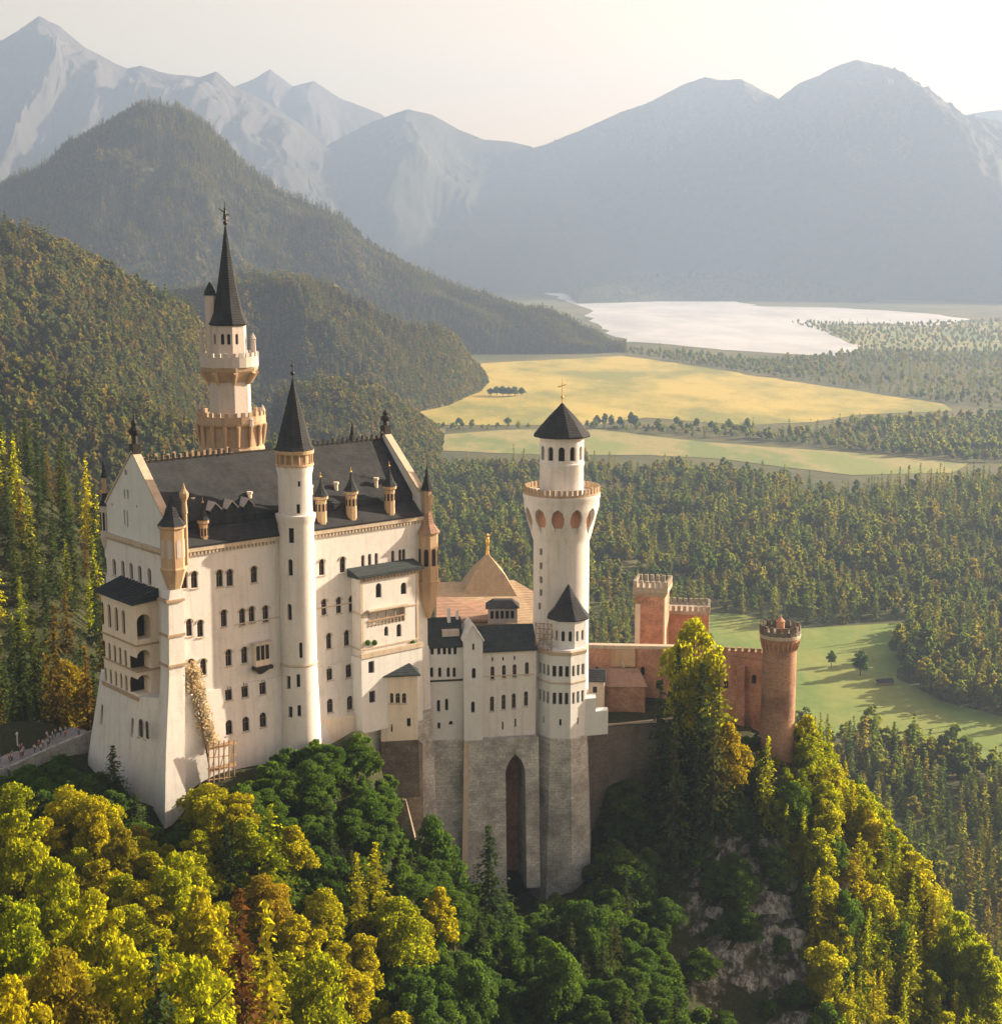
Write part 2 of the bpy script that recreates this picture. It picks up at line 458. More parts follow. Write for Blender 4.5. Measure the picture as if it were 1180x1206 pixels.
# parapet walk along the ridge beside the keep
m = MB()
for i in range(15):
    s = 3.0 + i * 1.15
    m.fbox(fr, s, s + .45, 13.3, 13.7, 231.5, 234.3 + .2 * (i % 3))
m.fbox(fr, 2.5, 20.5, 13.2, 13.8, 231, 233.7)
m.build('parapet', M['carved'], palace)
# cornice with corbel table
m = MB()
m.fbox(fr, -.35, LEN + .3, -.45, .3, ZC - .55, ZC + .1); m.fbox(fr, -.35, .25, .3, WID + .35, ZC - .55, ZC + .1)
for i in range(74):
    s = 1 + i * .7
    if 20.3 < s < 27.4: continue
    m.fbox(fr, s, s + .34, -.34, -.003, ZC - 1.15, ZC - .55)
for i in range(30):
    t = 1.2 + i * .72
    m.fbox(fr, -.26, -.003, t, t + .34, ZC - 1.0, ZC - .55)
m.build('cornice', M['trim'], palace)
# string courses
for s0, s1, z in ((12, 20.6, 206.3), (27.3, 38, 206.6)):
    m = MB(); m.fbox(fr, s0, s1, -.12, .05, z, z + .22); m.build('string_course', M['trim'], palace)
# dormers between roof and skirt roof
for s in (10.5, 13.7, 16.9):
    d = MB()
    q = [(s - .9, 224.2), (s + .9, 224.2), (s + .9, 226.0), (s, 227.0), (s - .9, 226.0)]
    d.loft([[(*fr(a, 3.0), z) for a, z in q], [(*fr(a, 6.2), z) for a, z in q]])
    do = d.build('dormer', M['slategreen'], palace)
    e = MB()
    for sg in (-1, 1):
        q = [(s + sg * 1.15, 225.75), (s, 227.02), (s, 227.22), (s + sg * 1.25, 225.9)]
        e.loft([[(*fr(a, 2.6), z) for a, z in q], [(*fr(a, 6.6), z) for a, z in q]])
    e.build('dormer_roof', M['keepwall'], do)  # lighter slabs: bright lit dormer edges put into the colour
    e = MB(); e.fbox(fr, s - .45, s + .45, 2.96, 3.04, 224.6, 225.9); e.build('dormer_window', M['glass'], do)
# chimney turrets standing on the skirt roof
def roof_turret(s, t, z0, z1, z2, r, mat):
    x, y = fr(s, t)
    b = MB(); b.lathe(x, y, [(r, z0), (r, z1 - .8), (r * 1.35, z1 - .5), (r * 1.35, z1)], 8, .2)
    bo = b.build('roof_turret', M[mat], palace)
    c = MB(); c.lathe(x, y, [(r * 1.5, z1 + .003), (r * .9, z1 + .25 * (z2 - z1)), (r * .3, z1 + .65 * (z2 - z1)), (.06, z2)], 8, .2)
    c.build('turret_cap', M['slate'], bo)
    f = MB(); f.sphere((x, y, z2 + .1), .2); f.bar((x, y, z2), (x, y, z2 + .9), .05); f.build('finial', M['gilt'], bo)
    f = MB()
    for k in range(8):
        a = .2 + math.pi * 2 * (k + .5) / 8
        n = Vector((math.sin(a), -math.cos(a), 0))
        p = Vector((x, y, z1 - 2)) + n * (r * math.cos(math.pi / 8))
        k_ = slab(p, n, arch_pts(r * .38, 1.3), .0, .04); f.add(k_.v, k_.f)
    f.build('turret_opening', M['glass'], bo)
for px, ytop, ym, yb, r in ((240, 592, 612, 645, .75), (378.5, 562, 584, 615, .95), (414, 556, 578, 634, .95), (459, 549, 572, 628, .95)):
    s = 0
    for _ in range(30):
        x, y = fr(s, .9); ux = proj(x, y, 222)[0]; s += (px - ux) / 5.6
    Y = fr(s, .9)[1]
    roof_turret(s, .9, ZC + .3, zY(ym, Y), zY(ytop, Y), r, 'ochre')
# small chimneys
for s, t in ((30.5, 4.4), (36, 4.6), (44.5, 4.3), (47.5, 4.3), (18.5, 5.0), (8, 6)):
    m = MB(); x, y = fr(s, t); m.lathe(x, y, [(.35, 224), (.35, 227.4), (.5, 227.5), (.5, 227.9)], 8)
    m.build('chimney', M['beige'], palace)
# gable statue finials
for s, zt, h in ((.7, 236.1, 6.2), (LEN - .7, 235.4, 4.6)):
    x, y = fr(s, 11.5)
    m = MB(); m.fbox(fr, s - .7, s + .7, 10.8, 12.2, zt - .9, zt + .9)
    m.lathe(x, y, [(.5, zt + .9), (.42, zt + .35 * h), (.95, zt + .42 * h), (1.0, zt + .52 * h), (.4, zt + .62 * h), (.55, zt + .7 * h), (.12, zt + .8 * h), (.05, zt + h)], 10)
    m.build('gable_finial', M['iron'], palace)

# corner turrets
def corner_turret(s, t, z_corb, z_low, z_top, z_spire, r, rot, mat, slim=True):
    x, y = fr(s, t)
    b = MB(); b.lathe(x, y, [(.25 * r, z_corb), (.7 * r, z_corb + .35 * (z_low - z_corb)), (r * 1.08, z_low - .3), (r * 1.12, z_low), (r, z_low + .1), (r, z_top - .3), (r * 1.15, z_top - .2), (r * 1.15, z_top)], 8, rot)
    bo = b.build('corner_turret', M[mat], palace)
    zs = z_top + .28 * (z_spire - z_top); zb = z_top + .62 * (z_spire - z_top)
    c = MB()
    c.lathe(x, y, [(r * 1.22, z_top + .003), (r * .62, z_top + .45 * (zs - z_top)), (r * .45, zs)], 8, rot)
    c.build('turret_skirt', M['redtile' if slim else 'slate'], bo)
    c = MB(); c.lathe(x, y, [(r * .42, zs - .1), (r * .42, zb - .3), (r * .55, zb)], 8, rot); c.build('lantern', M['carved'], bo)
    c = MB(); c.lathe(x, y, [(r * .62, zb + .003), (r * .3, zb + .35 * (z_spire - zb)), (.05, z_spire)], 8, rot); c.build('spire', M['slate'], bo)
    f = MB()
    for k in range(8):
        a = rot + math.pi * 2 * (k + .5) / 8
        n = Vector((math.sin(a), -math.cos(a), 0))
        p = Vector((x, y, (z_low + z_top) / 2)) + n * (r * math.cos(math.pi / 8))
        k_ = slab(p, n, arch_pts(r * .4, min(3.2, (z_top - z_low) * .6)), 0.0, .05); f.add(k_.v, k_.f)
    f.build('turret_window', M['glass'], bo)
corner_turret(LEN, -.2, zY(727, 284), zY(683, 284), zY(626, 284), zY(546, 284), 2.0, .3, 'ochre')
corner_turret(.3, WID - .2, zY(650, 267), zY(632, 267), zY(596, 267), zY(543, 267), .9, .3, 'keepwall', False)
corner_turret(LEN - .3, WID, 214, 219, 226, 236, 1.6, .3, 'carved')
# near corner turret with lean-to roof and a tall pier below
x, y = fr(1.0, .2)
b = MB(); b.lathe(x, y, [(.9, 213.5), (1.7, 216.0), (2.2, 217.6), (2.0, 217.9), (2.0, 224.2), (2.35, 224.4), (2.35, 224.8)], 8, .35)
bo = b.build('corner_turret', M['ochre'], palace)
c = MB(); c.lathe(x, y, [(2.45, 224.81), (1.35, 226.2), (.9, 227.6), (.1, 229.6)], 8, .35); c.build('turret_skirt', M['slate'], bo)
xx, yy = fr(2.9, -.6)
c = MB(); c.lathe(xx, yy, [(.42, 218), (.42, 226.5), (.55, 226.6), (.4, 228.5), (.75, 229.3), (.8, 229.9), (.3, 230.6), (.05, 231.6)], 8); c.build('finial', M['ochre'], bo)
f = MB()
for k in range(8):
    a = .35 + math.pi * 2 * (k + .5) / 8; n = Vector((math.sin(a), -math.cos(a), 0))
    k_ = slab(Vector((x, y, 221)) + n * 1.85, n, arch_pts(.8, 3.0), 0, .05); f.add(k_.v, k_.f)
f.build('turret_window', M['keepwall'], bo)
m = MB()
def sq(cs, ct, r): return [fr(cs - r, ct - r), fr(cs + r, ct - r), fr(cs + r, ct + r), fr(cs - r, ct + r)]
rings = [[(*p, z) for p in sq(cs, ct, r)] for z, cs, ct, r in ((164, -3.4, -2.6, 2.3), (188, -1.4, -1.0, 1.7), (200, .2, .2, 1.45), (212.5, .6, .3, 1.35), (214.2, .8, .2, 1.2))]
m.loft(rings); m.build('corner_pier', M['white'], palace)
m = MB()
for z, r in ((201.5, 1.75), (206.5, 1.6), (212.3, 1.65)):
    m.prism(sq(.35, .25, r), z, z + .4)
m.build('pier_band', M['carved'], palace)

# two-storey arcaded bay on the gable front
bay = MB()
zb0, zb1 = 195.7, 211.8
bay.fbox(fr, -4.1, -.003, 4.3, 16.6, zb0, zb1)
bay_o = bay.build('arcaded_bay', M['beige'], palace)
cb = MB(); pf = fv(-4.1, 0, 0)
def bwin(px, py, w_, h_, plane, n, dep=.32):
    window(bay_o, onplane(px, py, plane, n), n, w_, h_, cb, sub=False, depth=dep)
for i in range(4):
    bwin(120.5 + i * 8.3, 722 + i * 3.6, 1.15, 4.1, pf, nG, .4)
for i in range(5):
    bwin(122.7 + i * 6.3, 764.5 + i * 2.9, .85, 3.1, pf, nG)
for i in range(5):
    bwin(124.5 + i * 6.1, 796 + i * 2.5, .8, 3.1, pf, nG)
ps = fv(0, 4.3, 0)
for py, h_ in ((738, 4.2), (778, 3.6), (806, 3.2)):
    window(bay_o, onplane(169.5, py, ps, nF), nF, 2.5, h_, cb, sub=False, depth=2.4)
cut(bay_o, cb)
m = MB()
q = [(-4.9, 211.5), (-.003, 211.85), (-.003, 213.7), (-4.9, 211.95)]
m.loft([[(*fr(s, 3.7), z) for s, z in q], [(*fr(s, 17.2), z) for s, z in q]])
m.build('bay_roof', M['slategreen'], bay_o)
m = MB()
for i in range(12):
    t = 3.9 + i * 1.18; k0 = [(-4.95, 211.98), (0.0, 213.73), (0.0, 213.85), (-4.95, 212.1)]
    m.loft([[(*fr(s, t), z) for s, z in k0], [(*fr(s, t + .12), z) for s, z in k0]])
m.build('roof_seam', M['iron'], bay_o)
m = MB()
for z in (204.4, 200.0):
    m.fbox(fr, -4.28, 0, 4.12, 16.8, z, z + .3)
m.fbox(fr, -4.5, -.0, 3.9, 17.0, 195.3, 195.95)
m.build('bay_band', M['carved'], bay_o)

# oriel on the facade with little canopy
q = onplane(309.4, 771, p0 + nF * .9, nF); so = (q - C0).dot(A_); zo = q.z
m = MB(); m.fbox(fr, so - 1.35, so + 1.35, -.9, -.003, zo - 2.0, zo + 1.9); oo = m.build('oriel', M['beige'], palace)
m = MB()
for a in (-.9, 0.0, .9): m.fbox(fr, so + a - .33, so + a + .33, -.97, -.88, zo - .9, zo + 1.6)
m.build('oriel_window', M['glass'], oo)
m = MB(); m.fbox(fr, so - 1.8, so + 1.8, -1.5, -.003, zo + 1.9, zo + 2.2); m.build('oriel_canopy', M['keepwall'], oo)
m = MB(); m.fbox(fr, so - 1.7, so + 1.7, -1.5, -.003, zo - 2.6, zo - 2.0)
m.loft([[(*fr(so - 1.3, -1.2), zo - 2.6), (*fr(so + 1.3, -1.2), zo - 2.6), (*fr(so + 1.3, -.01), zo - 2.6), (*fr(so - 1.3, -.01), zo - 2.6)],
        [(*fr(so - .3, -.2), zo - 3.6), (*fr(so + .3, -.2), zo - 3.6), (*fr(so + .3, -.01), zo - 3.6), (*fr(so - .3, -.01), zo - 3.6)]])
m.build('oriel_balcony', M['iron'], oo)

# projecting bay with terrace at the far end of the facade
pt_ = p0 + nF * 2.6
sL = (onplane(424, 700, pt_, nF) - C0).dot(A_); sR = (onplane(493, 700, pt_, nF) - C0).dot(A_)
zt1 = onplane(450, 677, pt_, nF).z; zt0 = onplane(450, 768, pt_, nF).z
m = MB(); m.fbox(fr, sL, sR, -2.6, -.003, zt0 - 1, zt1); eb = m.build('end_bay', M['white'], palace)
ce = MB()
for px, py, w_, h_ in ((446, 695.5, 1.3, 2.7), (475.5, 693, 1.3, 2.2), (470, 742.5, 1.1, 2.4), (455, 743.5, .9, 1.8)):
    window(eb, onplane(px, py, pt_, nF), nF, w_, h_, ce, sub=False, sill=False)
q = onplane(456, 722.5, pt_, nF)
k = slab(q, nF, [(-4.2, -1.9), (4.0, -1.9), (4.0, .9), (-4.2, .9)], .5, -1.4); ce.add(k.v, k.f)
cut(eb, ce)
m = MB()
for i in range(11):
    a = slab(q, nF, [(-4.1 + i * .78, -1.9), (-3.9 + i * .78, -1.9), (-3.9 + i * .78, -.9), (-4.1 + i * .78, -.9)], -.02, .1); m.add(a.v, a.f)
a = slab(q, nF, [(-4.3, -.9), (4.1, -.9), (4.1, -.7), (-4.3, -.7)], -.06, .16); m.add(a.v, a.f)
for i in range(5):
    a = slab(q, nF, [(-4.0 + i * 1.93, -.7), (-3.78 + i * 1.93, -.7), (-3.78 + i * 1.93, .9), (-4.0 + i * 1.93, .9)], -.3, -.08); m.add(a.v, a.f)
m.build('balustrade', M['carved'], eb)
m = MB()
a = slab(q, nF, [(-4.4, .95), (4.2, .95), (4.2, 1.25), (-4.4, 1.25)], -.01, .75); m.add(a.v, a.f)
m.build('balcony_canopy', M['trim'], eb)
for i, (za, ss) in enumerate(((zt1 - 6.6, .0), (zt0 + 1.0, .0))):
    m = MB(); m.fbox(fr, sL - .12, sR + .1, -2.75, -.01, za, za + .28); m.build('string_course', M['trim'], eb)
m = MB(); m.fbox(fr, sL + .05, sR, -2.8, -2.6005, zt1 - .3, zt1 - .01)
for i in range(18):
    s_ = sL + .1 + i * (sR - sL - .4) / 17
    m.fbox(fr, s_, s_ + .26, -2.9, -2.601, zt1 - .7, zt1 - .05)
m.build('corbel_table', M['carved'], eb)
m = MB()
for s_ in (sL + .05, sR - .55):
    m.fbox(fr, s_, s_ + .5, -2.68, -2.3, zt0 + .5, zt1 - .7)
m.build('corner_pilaster', M['trim'], eb)
m = MB()
for px in (433, 441, 486):
    q_ = onplane(px, 757, pt_ , nF); m.sphere((q_.x, q_.y, q_.z), .55, 8, 5)
m.build('terrace_planting', M['green'], eb)
m = MB(); qq = [(-3.4, zt1), (-.003, zt1 + .05), (-.003, zt1 + 1.5), (-3.4, zt1 + .5)]
m.loft([[(*fr(sL - .9, t), z) for t, z in qq], [(*fr(sR + .7, t), z) for t, z in qq]]); m.build('bay_roof', M['slategreen'], eb)
m = MB(); m.fbox(fr, sL - .4, sR + .2, -3.3, -.004, 183.2, zt0 - .3); lb = m.build('lower_terrace_wall', M['cool'], palace)
cl = MB()
for px, py in ((437.5, 786), (438.5, 821)):
    window(lb, onplane(px, py, p0 + nF * 3.3, nF), nF, 1.3, 2.2, cl, arch=False, sub=False)
cut(lb, cl)
m = MB(); m.fbox(fr, sL - .5, sR + .4, -3.5, -2.9, zt0 - .3, zt0 + .55); m.build('terrace_parapet', M['trim'], palace)

# round stair tower in the middle of the facade
tx, ty = fr(23.9, -.9); YT = ty - 1
T = lambda py: zY(py, YT)
stair = thing('round_stair_tower', (tx, ty, 170), 'slim round white tower with black cone roof in the middle of the palace facade', 'tower')
m = MB(); m.lathe(tx, ty, [(4.1, 164), (3.5, T(850)), (3.12, T(780)), (3.08, T(618)), (3.3, T(613)), (3.45, T(609)), (3.45, T(606)), (2.9, T(605)), (2.88, T(560)), (3.15, T(553)), (3.15, T(549))], 48)
so_ = m.build('shaft', M['white'], stair, True)
ct_ = MB()
for px, py, w_, h_, r in ((325.5, 589, .62, 3.4, 2.88), (352.5, 570, .45, .9, 2.88), (351.5, 599.5, .6, 1.6, 2.88), (343, 631, .9, 2.6, 3.1), (342, 668.5, .8, 2.9, 3.1), (341, 721, .8, 2.9, 3.1),
                        (340, 804, .85, 2.3, 3.15), (351.5, 802, .6, 2.3, 3.15), (342, 839, .8, 2.0, 3.4), (352.5, 837.5, .6, 2.0, 3.4), (354.5, 766, .55, 2.8, 3.1)):
    q = oncyl(px, py, tx, ty, r); n = Vector((q.x - tx, q.y - ty, 0)).normalized()
    window(stair, q, n, w_, h_, ct_, arch=h_ > 2.6, sub=False, depth=.5)
cut(so_, ct_)
m = MB(); m.lathe(tx, ty, [(2.5, T(552)), (2.55, T(531))], 48); m.build('gallery_core', M['carved'], stair)
m = MB()
for k in range(16):
    a = 2 * math.pi * k / 16; n = Vector((math.sin(a), -math.cos(a), 0)); c = Vector((tx, ty, 0)) + n * 3.0
    m.bar(c + Vector((0, 0, T(550))), c + Vector((0, 0, T(530))), .2, .2, 6)
m.lathe(tx, ty, [(2.6, T(535)), (3.3, T(534.5)), (3.4, T(530))], 32)
m.lathe(tx, ty, [(2.6, T(549)), (3.3, T(548.5)), (3.25, T(546)), (2.6, T(545.5))], 32)
m.build('gallery', M['ochre'], stair)
m = MB(); m.lathe(tx, ty, [(3.5, T(530) + .003), (3.0, T(524)), (1.7, T(490)), (.5, T(458)), (.14, T(447))], 10); m.build('cone_roof', M['slate'], stair)
m = MB(); m.bar((tx, ty, T(449)), (tx, ty, T(424)), .1, .04); m.sphere((tx, ty, T(440)), .38); m.sphere((tx, ty, T(431)), .24); m.build('finial', M['iron'], stair)
m = MB(); m.lathe(tx, ty, [(3.2, T(783)), (3.28, T(782)), (3.2, T(780))], 48); m.build('string_course', M['trim'], stair)

# the keep: tall slender octagonal tower behind the roof
kx, ky = fr(24.6, 21.0)
K = lambda py: zY(py, ky - 2)
keep = thing('keep_tower', (kx, ky, 200), 'tallest tower, slender and octagonal with two balconies and a needle-sharp dark spire', 'tower')
r0 = -.01
m = MB(); m.lathe(kx, ky, [(6.0, 200), (6.0, K(528)), (5.7, K(525)), (5.7, K(503)), (6.2, K(499)), (6.2, K(497))], 16, r0); m.build('base_drum', M['carved'], keep)
m = MB(); m.lathe(kx, ky, [(3.75, K(503)), (3.7, K(438))], 8, r0 + math.pi / 8); sh = m.build('shaft', M['keepwall'], keep)
m = MB(); m.lathe(kx, ky, [(3.78, K(450)), (4.3, K(444)), (5.1, K(437)), (5.25, K(434)), (5.25, K(432))], 8, r0 + math.pi / 8); m.build('balcony_corbel', M['carved'], keep)
def parapet(name, parent, cx, cy, r, z0, z1, mat, n=24, gap=.5, solid=.45, rot=0.0):
    m = MB()
    for k in range(n):
        a0 = rot + 2 * math.pi * k / n; a1 = rot + 2 * math.pi * (k + 1) / n
        am = a0 + (a1 - a0) * (1 - gap)
        def blk(a, b, za, zb):
            pts = [(cx + rr * math.sin(q), cy - rr * math.cos(q)) for q, rr in ((a, r), (b, r), (b, r - .35), (a, r - .35))]
            m.prism(pts, za, zb)
        blk(a0, a1, z0, z0 + (z1 - z0) * solid)
        blk(a0, am, z0 + (z1 - z0) * solid, z1)
    return m.build(name, M[mat], parent)
parapet('balcony_parapet', keep, kx, ky, 5.2, K(432) + .003, K(415), 'keepwall', 24, .45, .72, r0)
parapet('lower_parapet', keep, kx, ky, 6.2, K(497) + .003, K(484), 'carved', 26, .5, .6, r0)
m = MB(); m.lathe(kx, ky, [(3.25, K(436)), (3.2, K(382))], 8, r0 + math.pi / 8); uo = m.build('lantern_storey', M['keepwall'], keep)
ck = MB()
for k, us in ((0, (-.55, .55)), (1, (-.3,)), (-1, (0,)), (2, (0,)), (-2, (0,))):
    a = r0 + math.pi / 4 * k
    n = Vector((math.sin(a), -math.cos(a), 0)); u = Vector((math.cos(a), math.sin(a), 0))
    for d in us:
        window(keep, Vector((kx, ky, K(399))) + n * 2.98 + u * d, n, .62, 1.9, ck, sub=False, depth=.4)
cut(uo, ck)
cs_ = MB()
for py in (460, 480):
    pass
m = MB()
m.lathe(kx, ky, [(3.45, K(383.5)), (3.62, K(381.5)), (2.75, K(368)), (1.95, K(345)), (1.15, K(312)), (.6, K(287)), (.16, K(266))], 8, r0 + math.pi / 8)
m.build('spire', M['slate'], keep)
m = MB(); m.bar((kx, ky, K(268)), (kx, ky, K(236)), .13, .05)
m.sphere((kx, ky, K(262)), .4)
m.bar((kx, ky, K(258)), (kx, ky, K(247)), .42, .2, 7); m.sphere((kx, ky, K(245.5)), .24)
m.bar((kx, ky, K(250)), (kx - 1.1, ky, K(245)), .13, .07); m.bar((kx, ky, K(251)), (kx + .8, ky, K(253)), .13, .07)
m.build('weather_vane', M['iron'], keep)
m = MB(); m.lathe(kx - 3.0, ky - .6, [(.95, K(438)), (.95, K(348))], 8); st = m.build('side_turret', M['keepwall'], keep)
m = MB(); m.lathe(kx - 3.0, ky - .6, [(1.15, K(348) + .003), (.9, K(342)), (.1, K(332))], 8); m.build('side_turret_cap', M['slate'], st)
for dx, dy, a, b in ((-4.8, -.5, 430, 385), (4.2, 1.0, 430, 393), (-5.6, 1.2, 500, 474), (5.7, .3, 500, 478), (4.2, -4.2, 500, 486)):
    m = MB(); m.lathe(kx + dx, ky + dy, [(.55, K(a)), (.45, K(b + 8)), (.55, K(b + 7)), (.06, K(b))], 6); m.build('pinnacle', M['keepwall'], keep)
m = MB()
for k in range(8):
    a = r0 + math.pi / 4 * (k + .5)
    n = Vector((math.sin(a), -math.cos(a), 0)); c = Vector((kx, ky, 0))
    m.bar(c + n * 3.75 + Vector((0, 0, K(452))), c + n * 5.0 + Vector((0, 0, K(438))), .35, .5, 6)
for k in range(16):
    a = r0 + math.pi / 8 * k
    n = Vector((math.sin(a), -math.cos(a), 0)); c = Vector((kx, ky, 0)) + n * 5.72
    m.bar(c + Vector((0, 0, K(524))), c + n * .45 + Vector((0, 0, K(500))), .28, .4, 6)
m.build('corbel', M['ochre'], keep)

# ================================================================== the white look-out tower
wp = P(661, 640, 300); wx, wy = wp.x, wp.y
W = lambda py: zY(py, wy - 4)
wt = thing('lookout_tower', (wx, wy, 172), 'stout round white tower with arched gallery under a smaller drum and low pointed roof', 'tower')
m = MB(); m.lathe(wx, wy, [(5.7, 160), (5.45, W(760)), (5.42, W(641)), (5.7, W(636)), (6.35, W(622)), (7.1, W(606)), (7.3, W(598)), (7.3, W(590)), (7.5, W(588)), (7.5, W(584))], 96)
ws = m.build('shaft', M['white'], wt)
M['bounce_red'] = plaster('painted_bounce_light', (.50, .27, .18), (.3, .15, .1))  # warm bounced light inside the arches, put into the recess colour
cw = MB()
for k in range(12):
    a = R(-68 + 30 * k); n = Vector((math.sin(a), -math.cos(a), 0))
    k_ = slab(Vector((wx, wy, W(611.5))) + n * 7.2, n, [(-.35, -4.0), (.35, -4.0), (.75, -1.4), (1.2, -.4), (1.25, .5), (.85, 1.7), (0, 2.3), (-.85, 1.7), (-1.25, .5), (-1.2, -.4), (-.75, -1.4)], 1.2, -1.25)
    cw.add(k_.v, k_.f)
    k_ = slab(Vector((wx, wy, W(611.5))) + n * 7.2, n, [(-1.24, -1.5), (1.24, -1.5), (1.24, .5), (.84, 1.69), (0, 2.28), (-.84, 1.69), (-1.24, .5)], -1.24, -1.19)
    k_.build('arch_recess', M['bounce_red'], wt)
for py in (650, 666.5, 683, 698, 714):
    q = oncyl(637 - (py > 705) * 1.5, py, wx, wy, 5.42); n = Vector((q.x - wx, q.y - wy, 0)).normalized()
    window(wt, q, n, .7, 1.3, cw, arch=False, sub=False, depth=.5)
cut(ws, cw)

parapet('railing', wt, wx, wy, 7.4, W(584) + .003, W(575), 'carved', 44, .45, .3)
m = MB(); m.lathe(wx, wy, [(4.4, W(586)), (4.35, W(551)), (4.5, W(549.5)), (4.5, W(548)), (4.35, W(547)), (4.35, W(516))], 12, R(12)); ud = m.build('upper_drum', M['white'], wt)
cw = MB()
for k in range(12):
    a = R(12 + 30 * k - 15); n = Vector((math.sin(a), -math.cos(a), 0))
    window(wt, Vector((wx, wy, W(535))) + n * 4.2, n, 1.15, 2.7, cw, sub=False, depth=.6)
cut(ud, cw)
m = MB(); m.lathe(wx, wy, [(5.5, W(516.5)), (5.6, W(514.5)), (4.3, W(505)), (2.6, W(493)), (1.0, W(483)), (.15, W(477))], 12, R(12)); m.build('pointed_roof', M['slate'], wt)
m = MB(); m.bar((wx, wy, W(479)), (wx, wy, W(447)), .12, .05); m.bar((wx - .9, wy, W(458)), (wx + .7, wy, W(455)), .09); m.sphere((wx, wy, W(470)), .3); m.build('finial', M['gilt'], wt)

# ================================================================== the bower house on its stone base
O2 = Vector((-14.7, 284, 0)); a2 = Vector((.985, .174, 0)); b2 = Vector((-.174, .985, 0))
def f2(u, v):
    p = O2 + a2 * u + b2 * v; return (p.x, p.y)
def f2v(u, v, z): return Vector((*f2(u, v), z))
nB = -b2
bower = thing('bower_house', f2v(10, 4, 180), 'white house with narrow pointed gable between the palace and the polygonal tower', 'house')
Bz = lambda py: zY(py, 284.5)
ZST = Bz(872)
def gab_roof(m, u0, u1, v0, v1, vr, ze, zr, o=.35):
    q = [(v0 - o, ze - .15), (vr, zr), (v1 + o, ze - .15), (v1 + o, ze - .55), (vr, zr - .5), (v0 - o, ze - .55)]
    m.loft([[(*f2(u0 - .2, v), z) for v, z in q], [(*f2(u1 + .2, v), z) for v, z in q]])
# left wing
zeA, zrA = Bz(760), zY(728, 288.5)
m = MB(); q = [(0, ZST), (9, ZST), (9, zeA - .3), (4.5, zrA - .6), (0, zeA - .3)]
m.loft([[(*f2(.6, v), z) for v, z in q], [(*f2(7.65, v), z) for v, z in q]])
wa = m.build('wing_wall', M['cool'], bower)
# right wing
zeB, zrB = Bz(768), zY(739, 289)
m = MB(); q = [(0.25, ZST), (9, ZST), (9, zeB - .3), (4.4, zrB - .6), (0.25, zeB - .3)]
m.loft([[(*f2(11.25, v), z) for v, z in q], [(*f2(21.6, v), z) for v, z in q]])
wb = m.build('wing_wall', M['white'], bower)
# narrow gabled projection
m = MB(); q = [(7.66, ZST), (11.24, ZST), (11.24, Bz(755)), (9.45, Bz(737)), (7.66, Bz(755))]
m.loft([[(*f2(u, -1.3), z) for u, z in q], [(*f2(u, 5), z) for u, z in q]])
wc = m.build('gabled_bay', M['cool'], bower)
m = MB()
for sg, ue in ((-1, 7.5), (1, 11.4)):
    q = [(ue, Bz(756)), (9.45, Bz(737) + .02), (9.45, Bz(737) + .35), (ue + sg * .15, Bz(756) + .3)]
    m.loft([[(*f2(u, -1.5), z) for u, z in q], [(*f2(u, 5.2), z) for u, z in q]])
m.build('bay_roof', M['cool'], wc)
m = MB(); gab_roof(m, .45, 7.7, 0, 9, 4.5, zeA, zrA); m.build('roof', M['slategreen'], bower)
m = MB(); gab_roof(m, 11.2, 21.7, .2, 9, 4.4, zeB, zrB); m.build('roof', M['slategreen'], bower)
m = MB(); m.fbox(f2, 4.0, 7.2, 1.2, 3.4, zeA - .2, zeA + 2.4); m.build('dormer', M['keepwall'], bower)
m = MB(); m.fbox(f2, 5.3, 5.9, 3.5, 4.1, zeA, zrA + 1.9); m.fbox(f2, 7.0, 7.5, 4, 4.6, zeA, zrA + 1.2); m.build('chimney', M['cool'], bower)
ca, cb2, cc = MB(), MB(), MB()
pA = f2v(0, 0, 0)
for px in (509, 517, 523.5, 529.5, 536): window(bower, onplane(px, 766, pA, nB), nB, .62, 1.7, ca, sub=False)
for px in (508.5, 518, 528, 535): window(bower, onplane(px, 792, pA, nB), nB, .6, 1.9, ca, sub=False)
for px, py in ((506, 832), (516.5, 831.5), (526, 830)): window(bower, onplane(px, py, pA, nB), nB, .62, 2.3, ca, sub=False)
window(bower, onplane(517, 855, pA, nB), nB, .6, 1.2, ca, arch=False, sub=False)
window(bower, onplane(531, 851.5, pA, nB), nB, .75, .8, ca, sub=False)
cut(wa, ca)
pBp = f2v(0, .25, 0)
for px, py in ((580, 792.5), (593.5, 791), (606, 790), (620.5, 787.5)): window(bower, onplane(px, py, pBp, nB), nB, .72, 2.5, cb2, depth=.35)
for px, py in ((579.5, 829), (593, 827), (605, 825.5), (619.5, 823)): window(bower, onplane(px, py, pBp, nB), nB, .75, 2.9, cb2, depth=.35)
for px, py in ((592, 855), (607, 851.5)): window(bower, onplane(px, py, pBp, nB), nB, .32, 1.6, cb2, arch=False, sub=False)
for px, py in ((592.5, 776), (606, 775), (580, 776.5)): window(bower, onplane(px, py, pBp, nB), nB, .32, .8, cb2, sub=False)
cut(wb, cb2)
pC = f2v(0, -1.3, 0)
for px, py, w_, h_ in ((557.5, 762, .4, 1.3), (558, 793, .75, 2.0), (557, 833, .7, 2.2)): window(bower, onplane(px, py, pC, nB), nB, w_, h_, cc, sub=False)
cut(wc, cc)
m = MB(); m.fbox(f2, .45, 7.66, -.18, .1, Bz(803), Bz(801)); m.build('string_course', M['iron'], bower)
m = MB(); m.fbox(f2, 11.4, 21.5, .1, .4, Bz(800.5), Bz(799.3)); m.build('string_course', M['trim'], bower)
m = MB(); m.fbox(f2, 11.4, 21.5, -.05, .5, zeB - .75, zeB - .45); m.build('eaves_course', M['trim'], bower)
